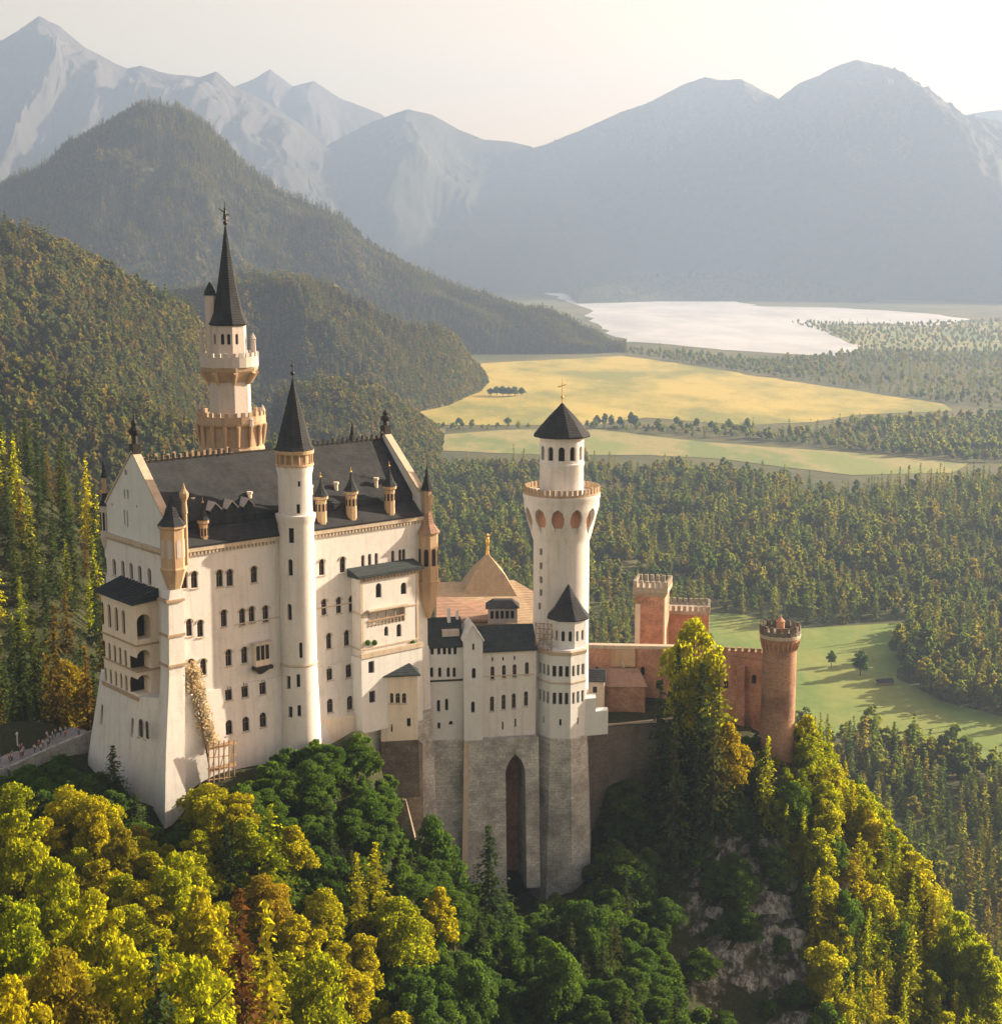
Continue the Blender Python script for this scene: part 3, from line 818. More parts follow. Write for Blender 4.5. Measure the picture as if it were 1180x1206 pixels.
# stone base with the tall pointed opening
m = MB(); zb = 148
def quad(u0, u1, v0, v1, z): return [(*f2(u0, v0), z), (*f2(u1, v0), z), (*f2(u1, v1), z), (*f2(u0, v1), z)]
m.loft([quad(-.3, 8.4, -1.6, 9, zb), quad(.35, 7.7, -.2, 9, ZST - .004)]); m.build('stone_base', M['stone'], bower)
m = MB()
m.loft([quad(6.9, 22.0, -3.2, 9.2, zb), quad(7.75, 21.9, -1.5, 9.2, ZST - .008)]); sb = m.build('stone_base', M['stone'], bower)
cx_ = MB(); q = onplane(607, 900, f2v(0, -1.8, 0), nB); qz = (ZST + Bz(1080)) / 2
q0 = Vector((q.x, q.y, qz)); H = (Bz(890) - qz)
k_ = slab(q0, nB, [(-1.9, -40), (2.1, -40), (1.9, H - 3.2), (1.2, H - 1.3), (0, H), (-1.2, H - 1.3), (-1.9, H - 3.2)], 5, -8.2); cx_.add(k_.v, k_.f)
cut(sb, cx_)
m = MB(); m.loft([quad(14.8, 20.5, 5.9, 6.6, zb), quad(14.8, 20.5, 6.0, 6.6, ZST - 5)]); m.build('recess_wall', M['brick2'], bower)
# light stone quoins of the base
m = MB()
for uu, v0, v1 in ((7.75, -1.55, -3.3), (.33, -.25, -1.7)):
    m.loft([quad(uu - (1.0 if uu > 1 else .75), uu + .1, v1, v1 + .5, zb), quad(uu - .12, uu + .75, v0, v0 + .5, ZST - .012)])
m.build('corner_stones_and_sun_edges', M['trim'], bower)

annex = thing('annex_house', f2v(-5, -6, 184), 'small beige annex with a dark hipped pyramid roof, standing against the foot of the palace', 'house')
AZ = lambda py: zY(py, 274.5)
m = MB(); m.fbox(f2, -8.7, -2.0, -9, 1.5, AZ(900), AZ(796)); aw = m.build('wall', M['beige'], annex)
caa = MB(); pn = f2v(0, -9, 0)
for px in (461, 468.5, 476): window(annex, onplane(px, 822.5, pn, nB), nB, .75, 1.9, caa, sub=True, depth=.35)
window(annex, onplane(481.5, 851, pn, nB), nB, .7, 1.6, caa, arch=False, sub=False)
window(annex, onplane(461.5, 858, pn, nB), nB, .3, 1.5, caa, arch=False, sub=False)
cut(aw, caa)
m = MB(); zz = AZ(796) + .003
m.loft([quad(-9.2, -1.5, -9.5, 2, zz), quad(-9.2, -1.5, -9.5, 2, zz + .2), quad(-5.6, -5.0, -3.4, -2.8, zY(764, 281))]); m.build('hipped_roof', M['slategreen'], annex)
m = MB(); m.loft([quad(-9.0, -1.8, -9.6, 1, 170), quad(-8.75, -1.95, -9.1, 1, AZ(872))]); m.build('plinth', M['darkstone'], annex)

# ================================================================== polygonal front tower
op = P(662, 800, 291.5); ox, oy = op.x, op.y
OZ = lambda py: zY(py, oy - 4)
oct_ = thing('polygonal_tower', (ox, oy, 165), 'eight-sided white tower on tall grey stone base, in front of the round white tower', 'tower')
ro = R(22.5 - 6)
m = MB(); m.lathe(ox, oy, [(5.0, OZ(869)), (5.0, OZ(768)), (4.85, OZ(767)), (4.85, OZ(765.5))], 8, ro); bo_ = m.build('wall', M['cool'], oct_)
co = MB()
def faces_win(parent, cx, cy, r, rot, k, us, z, w_, h_, cutter, **kw):
    a = rot + math.pi / 4 * (k + .5); n = Vector((math.sin(a), -math.cos(a), 0)); u = Vector((math.cos(a), math.sin(a), 0))
    for d in us: window(parent, Vector((cx, cy, z)) + n * (r * math.cos(math.pi / 8)) + u * d, n, w_, h_, cutter, **kw)
for k in range(-3, 3):
    faces_win(oct_, ox, oy, 5.0, ro, k, (-1.2, 0, 1.2), OZ(790), .72, 2.1, co, sub=False, arch=False)
    faces_win(oct_, ox, oy, 5.0, ro, k, (-1.15, 0, 1.15), OZ(822), .66, 2.3, co, sub=False, arch=False)
    faces_win(oct_, ox, oy, 5.0, ro, k, (0,), OZ(850), .45, 1.3, co, sub=False, arch=False)
cut(bo_, co)
ux_, uy_ = ox + 1.1, oy + .3
m = MB(); m.lathe(ux_, uy_, [(3.75, OZ(766)), (3.75, OZ(733))], 8, ro); up = m.build('upper_storey', M['cool'], oct_)
co = MB()
for k in range(-3, 3): faces_win(oct_, ux_, uy_, 3.75, ro, k, (-.75, .6), OZ(751), .62, 2.0, co, sub=False, arch=True)
cut(up, co)
m = MB(); m.lathe(ux_, uy_, [(4.1, OZ(733.5)), (4.3, OZ(732)), (2.9, OZ(722)), (.12, OZ(694))], 8, ro); m.build('cone_roof', M['slate'], oct_)
m = MB(); m.lathe(ox, oy, [(5.1, OZ(805)), (5.15, OZ(803.5)), (5.1, OZ(802.6))], 8, ro); m.build('string_course', M['trim'], oct_); m = MB(); m.lathe(ox, oy, [(5.05, OZ(772)), (5.3, OZ(768)), (5.3, OZ(767))], 8, ro); m.build('string_course', M['trim'], oct_)
m = MB(); m.lathe(ox + .1, oy, [(6.6, 143), (5.12, OZ(869) - .004)], 8, ro); m.build('stone_base', M['stone'], oct_)
m = MB()
for i in range(5):
    x0 = ox - 5.2 + i * .75; m.bar((x0, oy - 3.3 - i * .25, OZ(767)), (x0, oy - 3.3 - i * .25, OZ(734)), .09)
for i in range(6): 
    z_ = OZ(765 - i * 6); m.bar((ox - 5.2, oy - 3.3, z_), (ox - 2.2, oy - 4.3, z_), .08)
m.bar((ox - 5.2, oy - 3.3, OZ(765)), (ox - 2.2, oy - 4.3, OZ(735)), .09); m.bar((ox - 5.2, oy - 3.3, OZ(735)), (ox - 2.2, oy - 4.3, OZ(765)), .09)
m.build('terrace_lattice', M['wood'], oct_)
m = MB(); m.prism([(ox + 4.2, oy - 2.5), (ox + 8.8, oy - 1.2), (ox + 8.8, oy + 1), (ox + 4.2, oy + 1)], OZ(870), OZ(842)); m.prism([(ox + 4.2, oy - 2.4), (ox + 6.4, oy - 1.9), (ox + 6.4, oy + .9), (ox + 4.2, oy + .9)], OZ(842), OZ(826))
m.build('stepped_side_wall', M['cool'], oct_)

# ================================================================== knights' house behind: tan pyramid roof with statue
kn = P(574, 690, 322)
KZ = lambda py: zY(py, 318)
kh = thing('hall_with_tan_roof', (kn.x, kn.y, 185), 'hall with sunlit tan pyramid roof seen over the roofs of the white gabled house', 'house')
m = MB(); x0, y0 = kn.x, kn.y
m.prism([(x0 - 5.2, y0 - 5), (x0 + 5.2, y0 - 4), (x0 + 4.8, y0 + 6), (x0 - 5.6, y0 + 5)], 180, KZ(703)); m.build('wall', M['white'], kh)
m = MB()
def cp(r, z): return [(x0 + r * c - r * s_ * .1, y0 + r * s_ + r * c * .1, z) for c, s_ in ((-1, -1), (1, -1), (1, 1), (-1, 1))]
m.loft([cp(6.0, KZ(705)), cp(6.0, KZ(704)), cp(3.4, KZ(679)), cp(.15, zY(652, 322))]); m.build('pyramid_roof', M['tan'], kh)
zt = zY(652, 322)
m = MB(); m.bar((x0, y0, zt - .3), (x0, y0, zt + 1.6), .45, .25, 8); m.lathe(x0, y0, [(.28, zt + 1.6), (.45, zt + 2.4), (.4, zt + 3.2), (.18, zt + 3.6), (.26, zt + 3.9), (.08, zt + 4.3)], 8)
m.bar((x0, y0, zt + 3.1), (x0 + .95, y0, zt + 4.6), .13, .07); m.bar((x0, y0, zt + 3.1), (x0 - .8, y0, zt + 3.8), .12, .06); m.build('roof_statue', M['gilt'], kh)
m = MB()
pts = [P(512, 733, 304), P(634, 735, 306), P(634, 700, 318), P(605, 683, 324), P(512, 686, 320)]
m.loft([[tuple(p - Vector((0, 0, 1.2))) for p in pts], [tuple(p) for p in pts]]); m.build('lean_to_roof', M['tan'], kh)
pts = [P(514, 731, 302.6), P(588, 731, 303.5), P(596, 720, 309.6), P(560, 700, 318.3), P(514, 700, 316)]
m = MB(); m.loft([[tuple(p - Vector((0, 0, .2))) for p in pts], [tuple(p + Vector((0, 0, .25))) for p in pts]]); m.build('lower_roof', M['redtile'], kh)
dp = P(592, 730, 301)
m = MB(); m.prism([(dp.x - 2.9, 301), (dp.x + 2.9, 301.6), (dp.x + 2.9, 306), (dp.x - 2.9, 306)], dp.z - .8, dp.z + 2.2); do = m.build('dormer', M['keepwall'], kh)
m = MB(); q = [(dp.x - 3.4, 300.6), (dp.x + 3.3, 301.1), (dp.x + 3.3, 306.3), (dp.x - 3.4, 306.3)]; q2 = [(dp.x - 1.9, 302.8), (dp.x + 1.9, 303), (dp.x + 1.9, 304.6), (dp.x - 1.9, 304.6)]
m.prism(q, dp.z + 2.21, dp.z + 3.5, q2); m.build('dormer_roof', M['slate'], do)
m = MB()
for i in range(5): m.prism([(dp.x - 2.4 + i * 1.0, 300.93 + i * .1), (dp.x - 1.8 + i * 1.0, 300.99 + i * .1), (dp.x - 1.8 + i * 1.0, 301.5 + i * .1), (dp.x - 2.4 + i, 301.5 + i * .1)], dp.z + .2, dp.z + 1.7)
m.build('dormer_window', M['glass'], do)

# ================================================================== red brick gatehouse
def rot2(cx, cy, a):
    c, s_ = math.cos(a), math.sin(a)
    return lambda u, v: (cx + u * c - v * s_, cy + u * s_ + v * c)
def merlons(m, g, u0, u1, v0, v1, z, h, n_u, n_v, th=.5):
    for i in range(n_u):
        a = u0 + (u1 - u0) * (i + .15) / n_u; b = u0 + (u1 - u0) * (i + .75) / n_u
        m.fbox(g, a, b, v0, v0 + th, z, z + h); m.fbox(g, a, b, v1 - th, v1, z, z + h)
    for i in range(n_v):
        a = v0 + (v1 - v0) * (i + .3) / n_v; b = v0 + (v1 - v0) * (i + .8) / n_v
        m.fbox(g, u0, u0 + th, a, b, z, z + h); m.fbox(g, u1 - th, u1, a, b, z, z + h)
gp = P(768, 730, 344)
GZ = lambda py: zY(py, 341)
gt = thing('square_brick_tower', (gp.x, gp.y, 172), 'square reddish brick tower with pale battlements rising over the brick gatehouse wall', 'tower')
g = rot2(gp.x, gp.y, R(-14))
m = MB(); m.fbox(g, -3.3, 3.3, -3.3, 3.3, 165, GZ(703)); m.build('wall', M['brick'], gt)
m = MB(); m.fbox(g, -3.34, -2.2, -3.5, -2.4, 165, GZ(712)); m.fbox(g, 3.0, 3.4, -3.4, -2.9, 165, GZ(704)); m.build('corner_stones_and_sun_edges', M['beige'], gt)  # pale strips: sunlit left face and right edge put into the colour
m = MB(); m.prism([g(-3.3, -3.3), g(3.3, -3.3), g(3.3, 3.3), g(-3.3, 3.3)], GZ(703) + .003, GZ(697), [g(-3.9, -3.9), g(3.9, -3.9), g(3.9, 3.9), g(-3.9, 3.9)])
m.fbox(g, -3.9, 3.9, -3.9, 3.9, GZ(697), GZ(692)); merlons(m, g, -3.9, 3.9, -3.9, 3.9, GZ(692), 1.5, 6, 6); m.build('battlement', M['battle'], gt)
m = MB()
for i in range(7): m.fbox(g, -2.6 + i * .78, -2.2 + i * .78, -3.36, -3.29, GZ(712), GZ(707))
m.build('corbel_frieze', M['brick2'], gt)

gh = P(812, 735, 352)
g = rot2(gh.x, gh.y, R(-8)); HZ = lambda py: zY(py, 349)
ghb = thing('gatehouse', (gh.x, gh.y, 170), 'low red brick block with battlements, just right of the square brick tower', 'gatehouse')
m = MB(); m.fbox(g, -5.3, 4.4, -3, 5, 165, HZ(724)); m.build('wall', M['brick'], ghb)
m = MB(); m.fbox(g, -5.5, 4.6, -3.3, 5.3, HZ(724) + .003, HZ(720)); merlons(m, g, -5.5, 4.6, -3.3, 5.3, HZ(720), 1.2, 8, 6); m.build('battlement', M['battle'], ghb)

bw = thing('courtyard_brick_wall', P(790, 830, 326), 'long red brick castle wall running from the white towers to the round brick tower', 'wall')
def wall_run(m, a, b, z0, z1a, z1b, th):
    d = (Vector(b) - Vector(a)).normalized(); n = Vector((-d.y, d.x, 0)) * th
    a = Vector(a); b = Vector(b)
    vs = [(*a.xy, z0), (*b.xy, z0), (*(b + n).xy, z0), (*(a + n).xy, z0), (*a.xy, z1a), (*b.xy, z1b), (*(b + n).xy, z1b), (*(a + n).xy, z1a)]
    m.add(vs, [(0, 1, 2, 3), (4, 5, 6, 7), (0, 1, 5, 4), (1, 2, 6, 5), (2, 3, 7, 6), (3, 0, 4, 7)])
wa_, wb_, wc_ = P(690, 800, 330), P(795, 800, 329), P(903, 800, 318)
m = MB(); wall_run(m, wa_.xyz, wb_.xyz, 160, zY(762, 330), zY(764, 329), 1.6); wall_run(m, wb_ + Vector((.01, 0, 0)), wc_, 160, zY(763, 329), zY(769, 318), 1.4)
m.build('masonry', M['brick'], bw)
m = MB(); wall_run(m, wa_ + Vector((0, -.15, 0)), wb_ + Vector((0, -.15, 0)), zY(764, 329.8), zY(759.5, 330), zY(761.5, 329), 1.9)
m.build('coping', M['trim'], bw)
for px, yy in ((806, 327.4), (838, 324), (872, 320.6)):
    m = MB(); a_ = P(px, 800, yy); m.loft([[(a_.x - .9, a_.y - 2.2, 160), (a_.x + .9, a_.y - 2.4, 160), (a_.x + .9, a_.y + .6, 160), (a_.x - .9, a_.y + .8, 160)], [(a_.x - .7, a_.y - .6, zY(783, yy)), (a_.x + .7, a_.y - .8, zY(783, yy)), (a_.x + .7, a_.y + .5, zY(783, yy)), (a_.x - .7, a_.y + .7, zY(783, yy))]])
    m.build('buttress', M['brick'], bw)
for px, py, yy in ((703, 790, 329.9), (757, 790, 329.4), (775, 806, 329.2), (888, 800, 319.3), (855, 806, 322.6), (822, 800, 326)):
    k_ = slab(P(px, py, yy), Vector((0, -1, 0)), arch_pts(.8, 1.8), -.6, .06); k_.build('window', M['glass'], bw)
m = MB(); a_, b_ = P(800, 770, 328.6), P(900, 772, 318.4)
for i in range(26):
    c_ = a_.lerp(b_, (i + .5) / 26); zt_ = zY(763.5 + 5.5 * (i / 26), 329 - 11 * (i / 26))
    if i % 2 == 0: m.prism([(c_.x - .42, c_.y - .1), (c_.x + .42, c_.y - .2), (c_.x + .42, c_.y + .5), (c_.x - .42, c_.y + .6)], zt_ - .2, zt_ + .8)
m.prism([(a_.x, a_.y - .12), (b_.x, b_.y - .12), (b_.x, b_.y + .75), (a_.x, a_.y + .75)], zY(771, 324), zY(771, 324) + .35)
m.build('battlement', M['brick2'], bw)
gr_ = P(714, 800, 325)
m = MB(); z0_ = zY(806, 325)
m.loft([[(gr_.x - 1.0, gr_.y - 2, z0_), (gr_.x + 8.6, gr_.y - 2.2, z0_), (gr_.x + 8.6, gr_.y + 4, z0_), (gr_.x - 1.0, gr_.y + 4, z0_)], [(gr_.x + .4, gr_.y + 3, z0_ + 2.6), (gr_.x + 7.2, gr_.y + 2.8, z0_ + 2.6), (gr_.x + 7.2, gr_.y + 3.9, z0_ + 2.6), (gr_.x + .4, gr_.y + 3.9, z0_ + 2.6)]])
m.build('lean_to_roof', M['redtile'], bw)
m = MB(); m.prism([(gr_.x - .6, gr_.y - 1.6), (gr_.x + 8.2, gr_.y - 1.8), (gr_.x + 8.2, gr_.y + 3.8), (gr_.x - .6, gr_.y + 3.8)], 165, z0_ - .003); m.build('lean_to_wall', M['brick2'], bw)
q1 = P(722, 790, 328.6)
m = MB(); wall_run(m, P(720, 780, 329.0), P(748, 780, 328.6), zY(785, 329), zY(766, 329), zY(764, 329), 1.5); m.build('painted_sun_patch', M['ochre'], bw)  # ochre strip: sunlight on the brick wall put into the colour
m = MB(); m.bar(P(733, 778, 328.9), P(742, 822, 328.4), .28); m.build('downpipe', M['trim'], bw)

sh_p = P(703, 812, 322)
shed = thing('gate_shed', sh_p, 'tiny beige shed with a dark lean-to roof between the white tower and the brick wall', 'shed')
g = rot2(sh_p.x, sh_p.y, R(-6)); SZ = lambda py: zY(py, 320)
m = MB(); m.fbox(g, -2.2, 1.6, -2, 2, 172, SZ(803)); m.build('wall', M['beige'], shed)
m = MB(); m.prism([g(-2.6, -2.5), g(1.9, -2.5), g(1.9, 2.4), g(-2.6, 2.4)], SZ(803) + .003, SZ(803) + 1.7, [g(-2.4, 1.2), g(1.7, 1.2), g(1.7, 2.3), g(-2.4, 2.3)]); m.build('roof', M['slate'], shed)
m = MB(); m.fbox(g, -.8, .1, -2.03, -1.99, SZ(816), SZ(809)); m.build('window', M['glass'], shed)

rp = P(917, 800, 312)
RZ = lambda py: zY(py, 309)
rt = thing('round_brick_tower', (rp.x, rp.y, 168), 'round brown brick tower with dark battlements at the right end of the castle', 'tower')
m = MB(); m.lathe(rp.x, rp.y, [(3.9, 155), (3.55, RZ(890)), (3.45, RZ(765)), (3.5, RZ(763)), (3.95, RZ(757)), (4.1, RZ(754))], 40); m.build('shaft', M['brick2'], rt, True)
m = MB(); m.lathe(rp.x, rp.y, [(4.15, RZ(754) + .003), (4.2, RZ(750)), (4.0, RZ(749))], 40); m.build('cornice', M['trim'], rt)
parapet('battlement', rt, rp.x, rp.y, 4.2, RZ(750), RZ(739), 'darkstone', 18, .4, .45)
m = MB(); m.lathe(rp.x, rp.y, [(.9, RZ(752)), (.8, RZ(737)), (1.0, RZ(736)), (.3, RZ(732)), (.08, RZ(728))], 8); m.build('roof_vent', M['brick'], rt)
m = MB()
for k in range(24):
    a = 2 * math.pi * k / 24; c = Vector((rp.x + 3.5 * math.sin(a), rp.y - 3.5 * math.cos(a), 0))
    m.bar(c + Vector((0, 0, RZ(768))), c + Vector((.35 * math.sin(a), -.35 * math.cos(a), RZ(757))), .14, .25, 5)
m.build('corbel', M['brick'], rt)

# retaining walls
rw = thing('retaining_wall', P(735, 880, 312), 'dark rubble retaining wall below the brick courtyard wall, right of the polygonal tower', 'wall')
m = MB(); p1, p2 = P(686, 870, 296), P(800, 870, 303)
wall_run(m, p1, p2, 140, zY(857, 296), zY(851, 303), 1.6); m.build('masonry', M['darkstone'], rw)
m = MB(); wall_run(m, p1 + Vector((0, -.2, 0)), p2 + Vector((0, -.2, 0)), zY(858, 296), zY(855.5, 296), zY(849.5, 303), 1.0); m.build('coping', M['trim'], rw)
tw = thing('terrace_wall', P(395, 860, 268), 'low stone terrace wall at the foot of the palace facade, right of the stair tower', 'wall')
m = MB(); p1, p2 = P(366, 855, 266.5), P(424, 847, 272); wall_run(m, p1, p2, 178, zY(850, 266.5), zY(842, 272), 1.6); m.build('masonry', M['beige'], tw)
lw = thing('slope_wall', P(475, 930, 279), 'weathered tan rubble wall below the beige annex, left of the grey stone bases', 'wall')
m = MB(); p1, p2 = P(452, 905, 274.6), P(498, 900, 278.5); wall_run(m, p1, p2, 145, zY(893, 274), zY(876, 278.5), 5); m.build('masonry', blocks('tan_rubble', (.26, .21, .16), (.38, .31, .24), (.14, .11, .09)), lw)
sp_ = thing('stone_spur', P(480, 1000, 266), 'thin pointed stone buttress standing among the dark trees below the annex', 'buttress')
a = P(476, 942, 269.5); m = MB()
bz = 148
m.loft([[(a.x - 1.2, a.y - 2.5, bz), (a.x + 5.6, a.y - 2.2, bz), (a.x + 5.6, a.y + 3, bz), (a.x - 1.2, a.y + 3, bz)], [(a.x - .3, a.y - .3, a.z), (a.x + .3, a.y - .3, a.z), (a.x + .3, a.y + .5, a.z), (a.x - .3, a.y + .5, a.z)]])
m.build('masonry', blocks('brown_rubble', (.2, .16, .12), (.30, .25, .19), (.12, .1, .08)), sp_)
# timber lattice of the climbing plant below the facade
lt = thing('timber_scaffold', onplane(262, 905, p0 + nF * 3.5, nF), 'pale timber scaffold with crossed poles at the foot of the sunlit palace facade', 'scaffold')
m = MB()
for i in range(6):
    for dd in (2.6, 4.2):
        m.bar(onplane(246 + i * 6, 925 - i * 1, p0 + nF * dd, nF), onplane(246 + i * 6, 874 - i * .5, p0 + nF * dd, nF), .13)
for j in range(4):
    for dd in (2.6, 4.2):
        m.bar(onplane(244, 880 + j * 13, p0 + nF * dd, nF), onplane(279, 876 + j * 13, p0 + nF * dd, nF), .11)
for i in range(3): m.bar(onplane(247 + i * 10, 915, p0 + nF * 4.2, nF), onplane(256 + i * 10, 878, p0 + nF * 4.2, nF), .09)
m.build('poles', M['wood'], lt)
m = MB()
for z_ in (880, 906):
    vs = [onplane(245, z_, p0 + nF * 2.5, nF), onplane(278, z_ - 4, p0 + nF * 2.5, nF), onplane(278, z_ - 4, p0 + nF * 4.3, nF), onplane(245, z_, p0 + nF * 4.3, nF)]
    zz = vs[0].z
    m.prism([(v.x, v.y) for v in vs], zz, zz + .12)
m.build('deck', M['wood'], lt)
# ================================================================== numpy fractal noise
_perm = rng.permutation(4096)
def _h(ix, iy, s): return (_perm[(_perm[(ix * 73 + s * 131) & 4095] + iy * 37) & 4095] / 2047.5) - 1
def vnoise(x, y, s=0):
    ix = np.floor(x).astype(int); iy = np.floor(y).astype(int)
    fx = x - ix; fy = y - iy; fx = fx * fx * (3 - 2 * fx); fy = fy * fy * (3 - 2 * fy)
    a = _h(ix, iy, s); b = _h(ix + 1, iy, s); c = _h(ix, iy + 1, s); d = _h(ix + 1, iy + 1, s)
    return (a * (1 - fx) + b * fx) * (1 - fy) + (c * (1 - fx) + d * fx) * fy
def fbm(x, y, oct_=5, s=0, gain=.5):
    t = 0; a = 1; n = 0
    for k in range(oct_):
        t = t + a * vnoise(x * 2 ** k + 17.3 * k, y * 2 ** k - 9.1 * k, s + k); n += a; a *= gain
    return t / n
def ridged(x, y, oct_=5, s=0, gain=.5):
    t = 0; a = 1; n = 0
    for k in range(oct_):
        t = t + a * (1 - 2 * np.abs(vnoise(x * 2 ** k + 7.7 * k, y * 2 ** k + 3.1 * k, s + k))); n += a; a *= gain
    return t / n
def grid_mesh(name, X, Y, Z, mat, kind='structure', smooth=True):
    nu, nv = X.shape
    me = bpy.data.meshes.new(name)
    vs = np.stack([X, Y, Z], -1).reshape(-1, 3).astype(np.float32)
    i = np.arange(nu - 1)[:, None] * nv + np.arange(nv - 1)[None, :]
    f = np.stack([i, i + nv, i + nv + 1, i + 1], -1).reshape(-1, 4)
    me.vertices.add(len(vs)); me.vertices.foreach_set('co', vs.ravel())
    me.loops.add(f.size); me.loops.foreach_set('vertex_index', f.ravel().astype(np.int32))
    me.polygons.add(len(f)); me.polygons.foreach_set('loop_start', np.arange(0, f.size, 4, dtype=np.int32))
    me.polygons.foreach_set('use_smooth', np.full(len(f), smooth))
    me.update(calc_edges=True); me.validate()
    if me.polygons[0].normal.z < 0: me.flip_normals()
    me.materials.append(mat)
    o = bpy.data.objects.new(name, me); COL.objects.link(o); o['kind'] = kind
    return o

# ================================================================== terrain materials
def hill_mat():
    t = NT('wooded_hill_ground'); t.b.inputs['Roughness'].default_value = .95
    g = t.n('ShaderNodeNewGeometry'); sp = t.n('ShaderNodeSeparateXYZ'); t.l(g.outputs['True Normal'], sp.inputs[0])
    n1 = t.noise(g.outputs['Position'], .25, 6, .7); n2 = t.noise(g.outputs['Position'], 1.4, 5, .75)
    st = t.n('ShaderNodeMapping'); st.inputs['Scale'].default_value = (1, 1, .35); t.l(g.outputs['Position'], st.inputs[0])
    n3 = t.noise(st.outputs[0], .55, 6, .8)
    soil = t.ramp(n2, [(.3, (.022, .026, .010)), (.6, (.045, .055, .018)), (.8, (.075, .05, .028))])
    rock = t.ramp(n3, [(.38, (.045, .04, .034)), (.48, (.13, .12, .105)), (.56, (.38, .36, .33)), (.7, (.66, .64, .60))])
    ad = t.n('ShaderNodeMath', operation='MULTIPLY_ADD'); t.l(n1, ad.inputs[0]); ad.inputs[1].default_value = .5; t.l(sp.outputs[2], ad.inputs[2])
    pz = t.n('ShaderNodeSeparateXYZ'); t.l(g.outputs['Position'], pz.inputs[0])
    mrx = t.n('ShaderNodeMapRange'); t.l(pz.outputs[0], mrx.inputs[0]); mrx.inputs[1].default_value = 26; mrx.inputs[2].default_value = 40
    mk_ = t.ramp(ad.outputs[0], [(.84, (1, 1, 1)), (1.0, (0, 0, 0))])
    mask = t.mix(1.0, mk_, mrx.outputs[0], 'MULTIPLY')
    t.l(t.mix(mask, soil, rock), t.b.inputs['Base Color']); t.bump(n3, .9, 1.2); return t.m
M['hill'] = hill_mat()
def mtn_mat(name, low, high, rock, z0, z1, sc=.004, rockiness=.5):
    t = NT(name); t.b.inputs['Roughness'].default_value = .95
    g = t.n('ShaderNodeNewGeometry'); sp = t.n('ShaderNodeSeparateXYZ'); t.l(g.outputs['Position'], sp.inputs[0])
    sn = t.n('ShaderNodeSeparateXYZ'); t.l(g.outputs['True Normal'], sn.inputs[0])
    n1 = t.noise(g.outputs['Position'], sc, 8, .7); n2 = t.noise(g.outputs['Position'], sc * 8, 6, .8)
    k = t.ramp(n2, [(.35, low), (.65, high)])
    mr = t.n('ShaderNodeMapRange'); t.l(sp.outputs[2], mr.inputs[0]); mr.inputs[1].default_value = z0; mr.inputs[2].default_value = z1
    ad = t.n('ShaderNodeMath', operation='MULTIPLY_ADD'); t.l(n1, ad.inputs[0]); ad.inputs[1].default_value = 1.4; t.l(mr.outputs[0], ad.inputs[2])
    ad2 = t.n('ShaderNodeMath', operation='MULTIPLY_ADD'); t.l(sn.outputs[2], ad2.inputs[0]); ad2.inputs[1].default_value = -.8; t.l(ad.outputs[0], ad2.inputs[2])
    n3 = t.noise(g.outputs['Position'], sc * 40, 5, .8)
    k = t.mix(.55, k, t.ramp(n3, [(.35, tuple(c * .35 for c in low)), (.62, tuple(c * 1.5 for c in high))]))
    t.l(t.mix(t.ramp(ad2.outputs[0], [(.75 - rockiness, (0, 0, 0)), (.95 - rockiness, (1, 1, 1))]), k, t.ramp(n2, [(.3, tuple(c * .6 for c in rock)), (.7, rock)])), t.b.inputs['Base Color'])
    t.bump(n2, .8, 1 / (sc * 60)); return t.m
M['m_near'] = mtn_mat('wooded_slope', (.030, .042, .018), (.085, .080, .032), (.16, .12, .07), 300, 900, .01, .0)
M['m_cone'] = mtn_mat('wooded_mountain', (.030, .040, .022), (.075, .070, .035), (.15, .12, .08), 500, 1400, .006, -.05)
M['m_rock'] = mtn_mat('rocky_mountain', (.03, .036, .028), (.055, .055, .042), (.085, .08, .08), 500, 1600, .004, .30)
M['m_right'] = mtn_mat('right_mountain', (.012, .020, .014), (.05, .052, .034), (.15, .12, .09), 500, 1600, .002, .1)
t = NT('valley_ground'); t.b.inputs['Roughness'].default_value = .95
g_ = t.n('ShaderNodeNewGeometry'); n1 = t.noise(g_.outputs['Position'], .0022, 6, .65); n2 = t.noise(g_.outputs['Position'], .05, 6, .7)
k = t.ramp(n1, [(.40, (.05, .065, .022)), (.5, (.10, .10, .03)), (.60, (.17, .15, .055)), (.7, (.07, .08, .026))])
t.l(t.mix(.35, k, t.ramp(n2, [(.3, (.02, .03, .012)), (.7, (.12, .12, .04))])), t.b.inputs['Base Color']); M['valley'] = t.m
def field_mat(name, a, b, c, sc=.004):
    t = NT(name); t.b.inputs['Roughness'].default_value = .95
    g = t.n('ShaderNodeNewGeometry'); mp = t.n('ShaderNodeMapping'); mp.inputs['Scale'].default_value = (1, .45, 1); mp.inputs['Rotation'].default_value = (0, 0, .35)
    t.l(g.outputs['Position'], mp.inputs[0]); n1 = t.noise(mp.outputs[0], sc, 5, .6); n2 = t.noise(g.outputs['Position'], .12, 6, .75)
    wv = t.n('ShaderNodeTexWave', wave_type='BANDS'); wv.inputs['Scale'].default_value = .045; wv.inputs['Distortion'].default_value = 1.2
    wv.inputs['Detail Scale'].default_value = .3; t.l(mp.outputs[0], wv.inputs['Vector'])
    k = t.ramp(n1, [(.40, a), (.49, b), (.58, c)])
    k = t.mix(.22, k, t.ramp(n2, [(.3, tuple(x * .45 for x in a)), (.7, tuple(x * 1.4 for x in c))]))
    k = t.mix(t.ramp(wv.outputs['Fac'], [(.0, (0, 0, 0)), (1, (.03, .03, .03))]), k, tuple(x * .5 for x in a))
    t.l(k, t.b.inputs['Base Color']); return t.m
M['meadow'] = field_mat('golden_meadow', (.16, .19, .04), (.34, .29, .06), (.50, .39, .09), .005)
M['pale'] = field_mat('pale_meadow', (.15, .20, .06), (.34, .28, .12), (.20, .24, .07), .006)
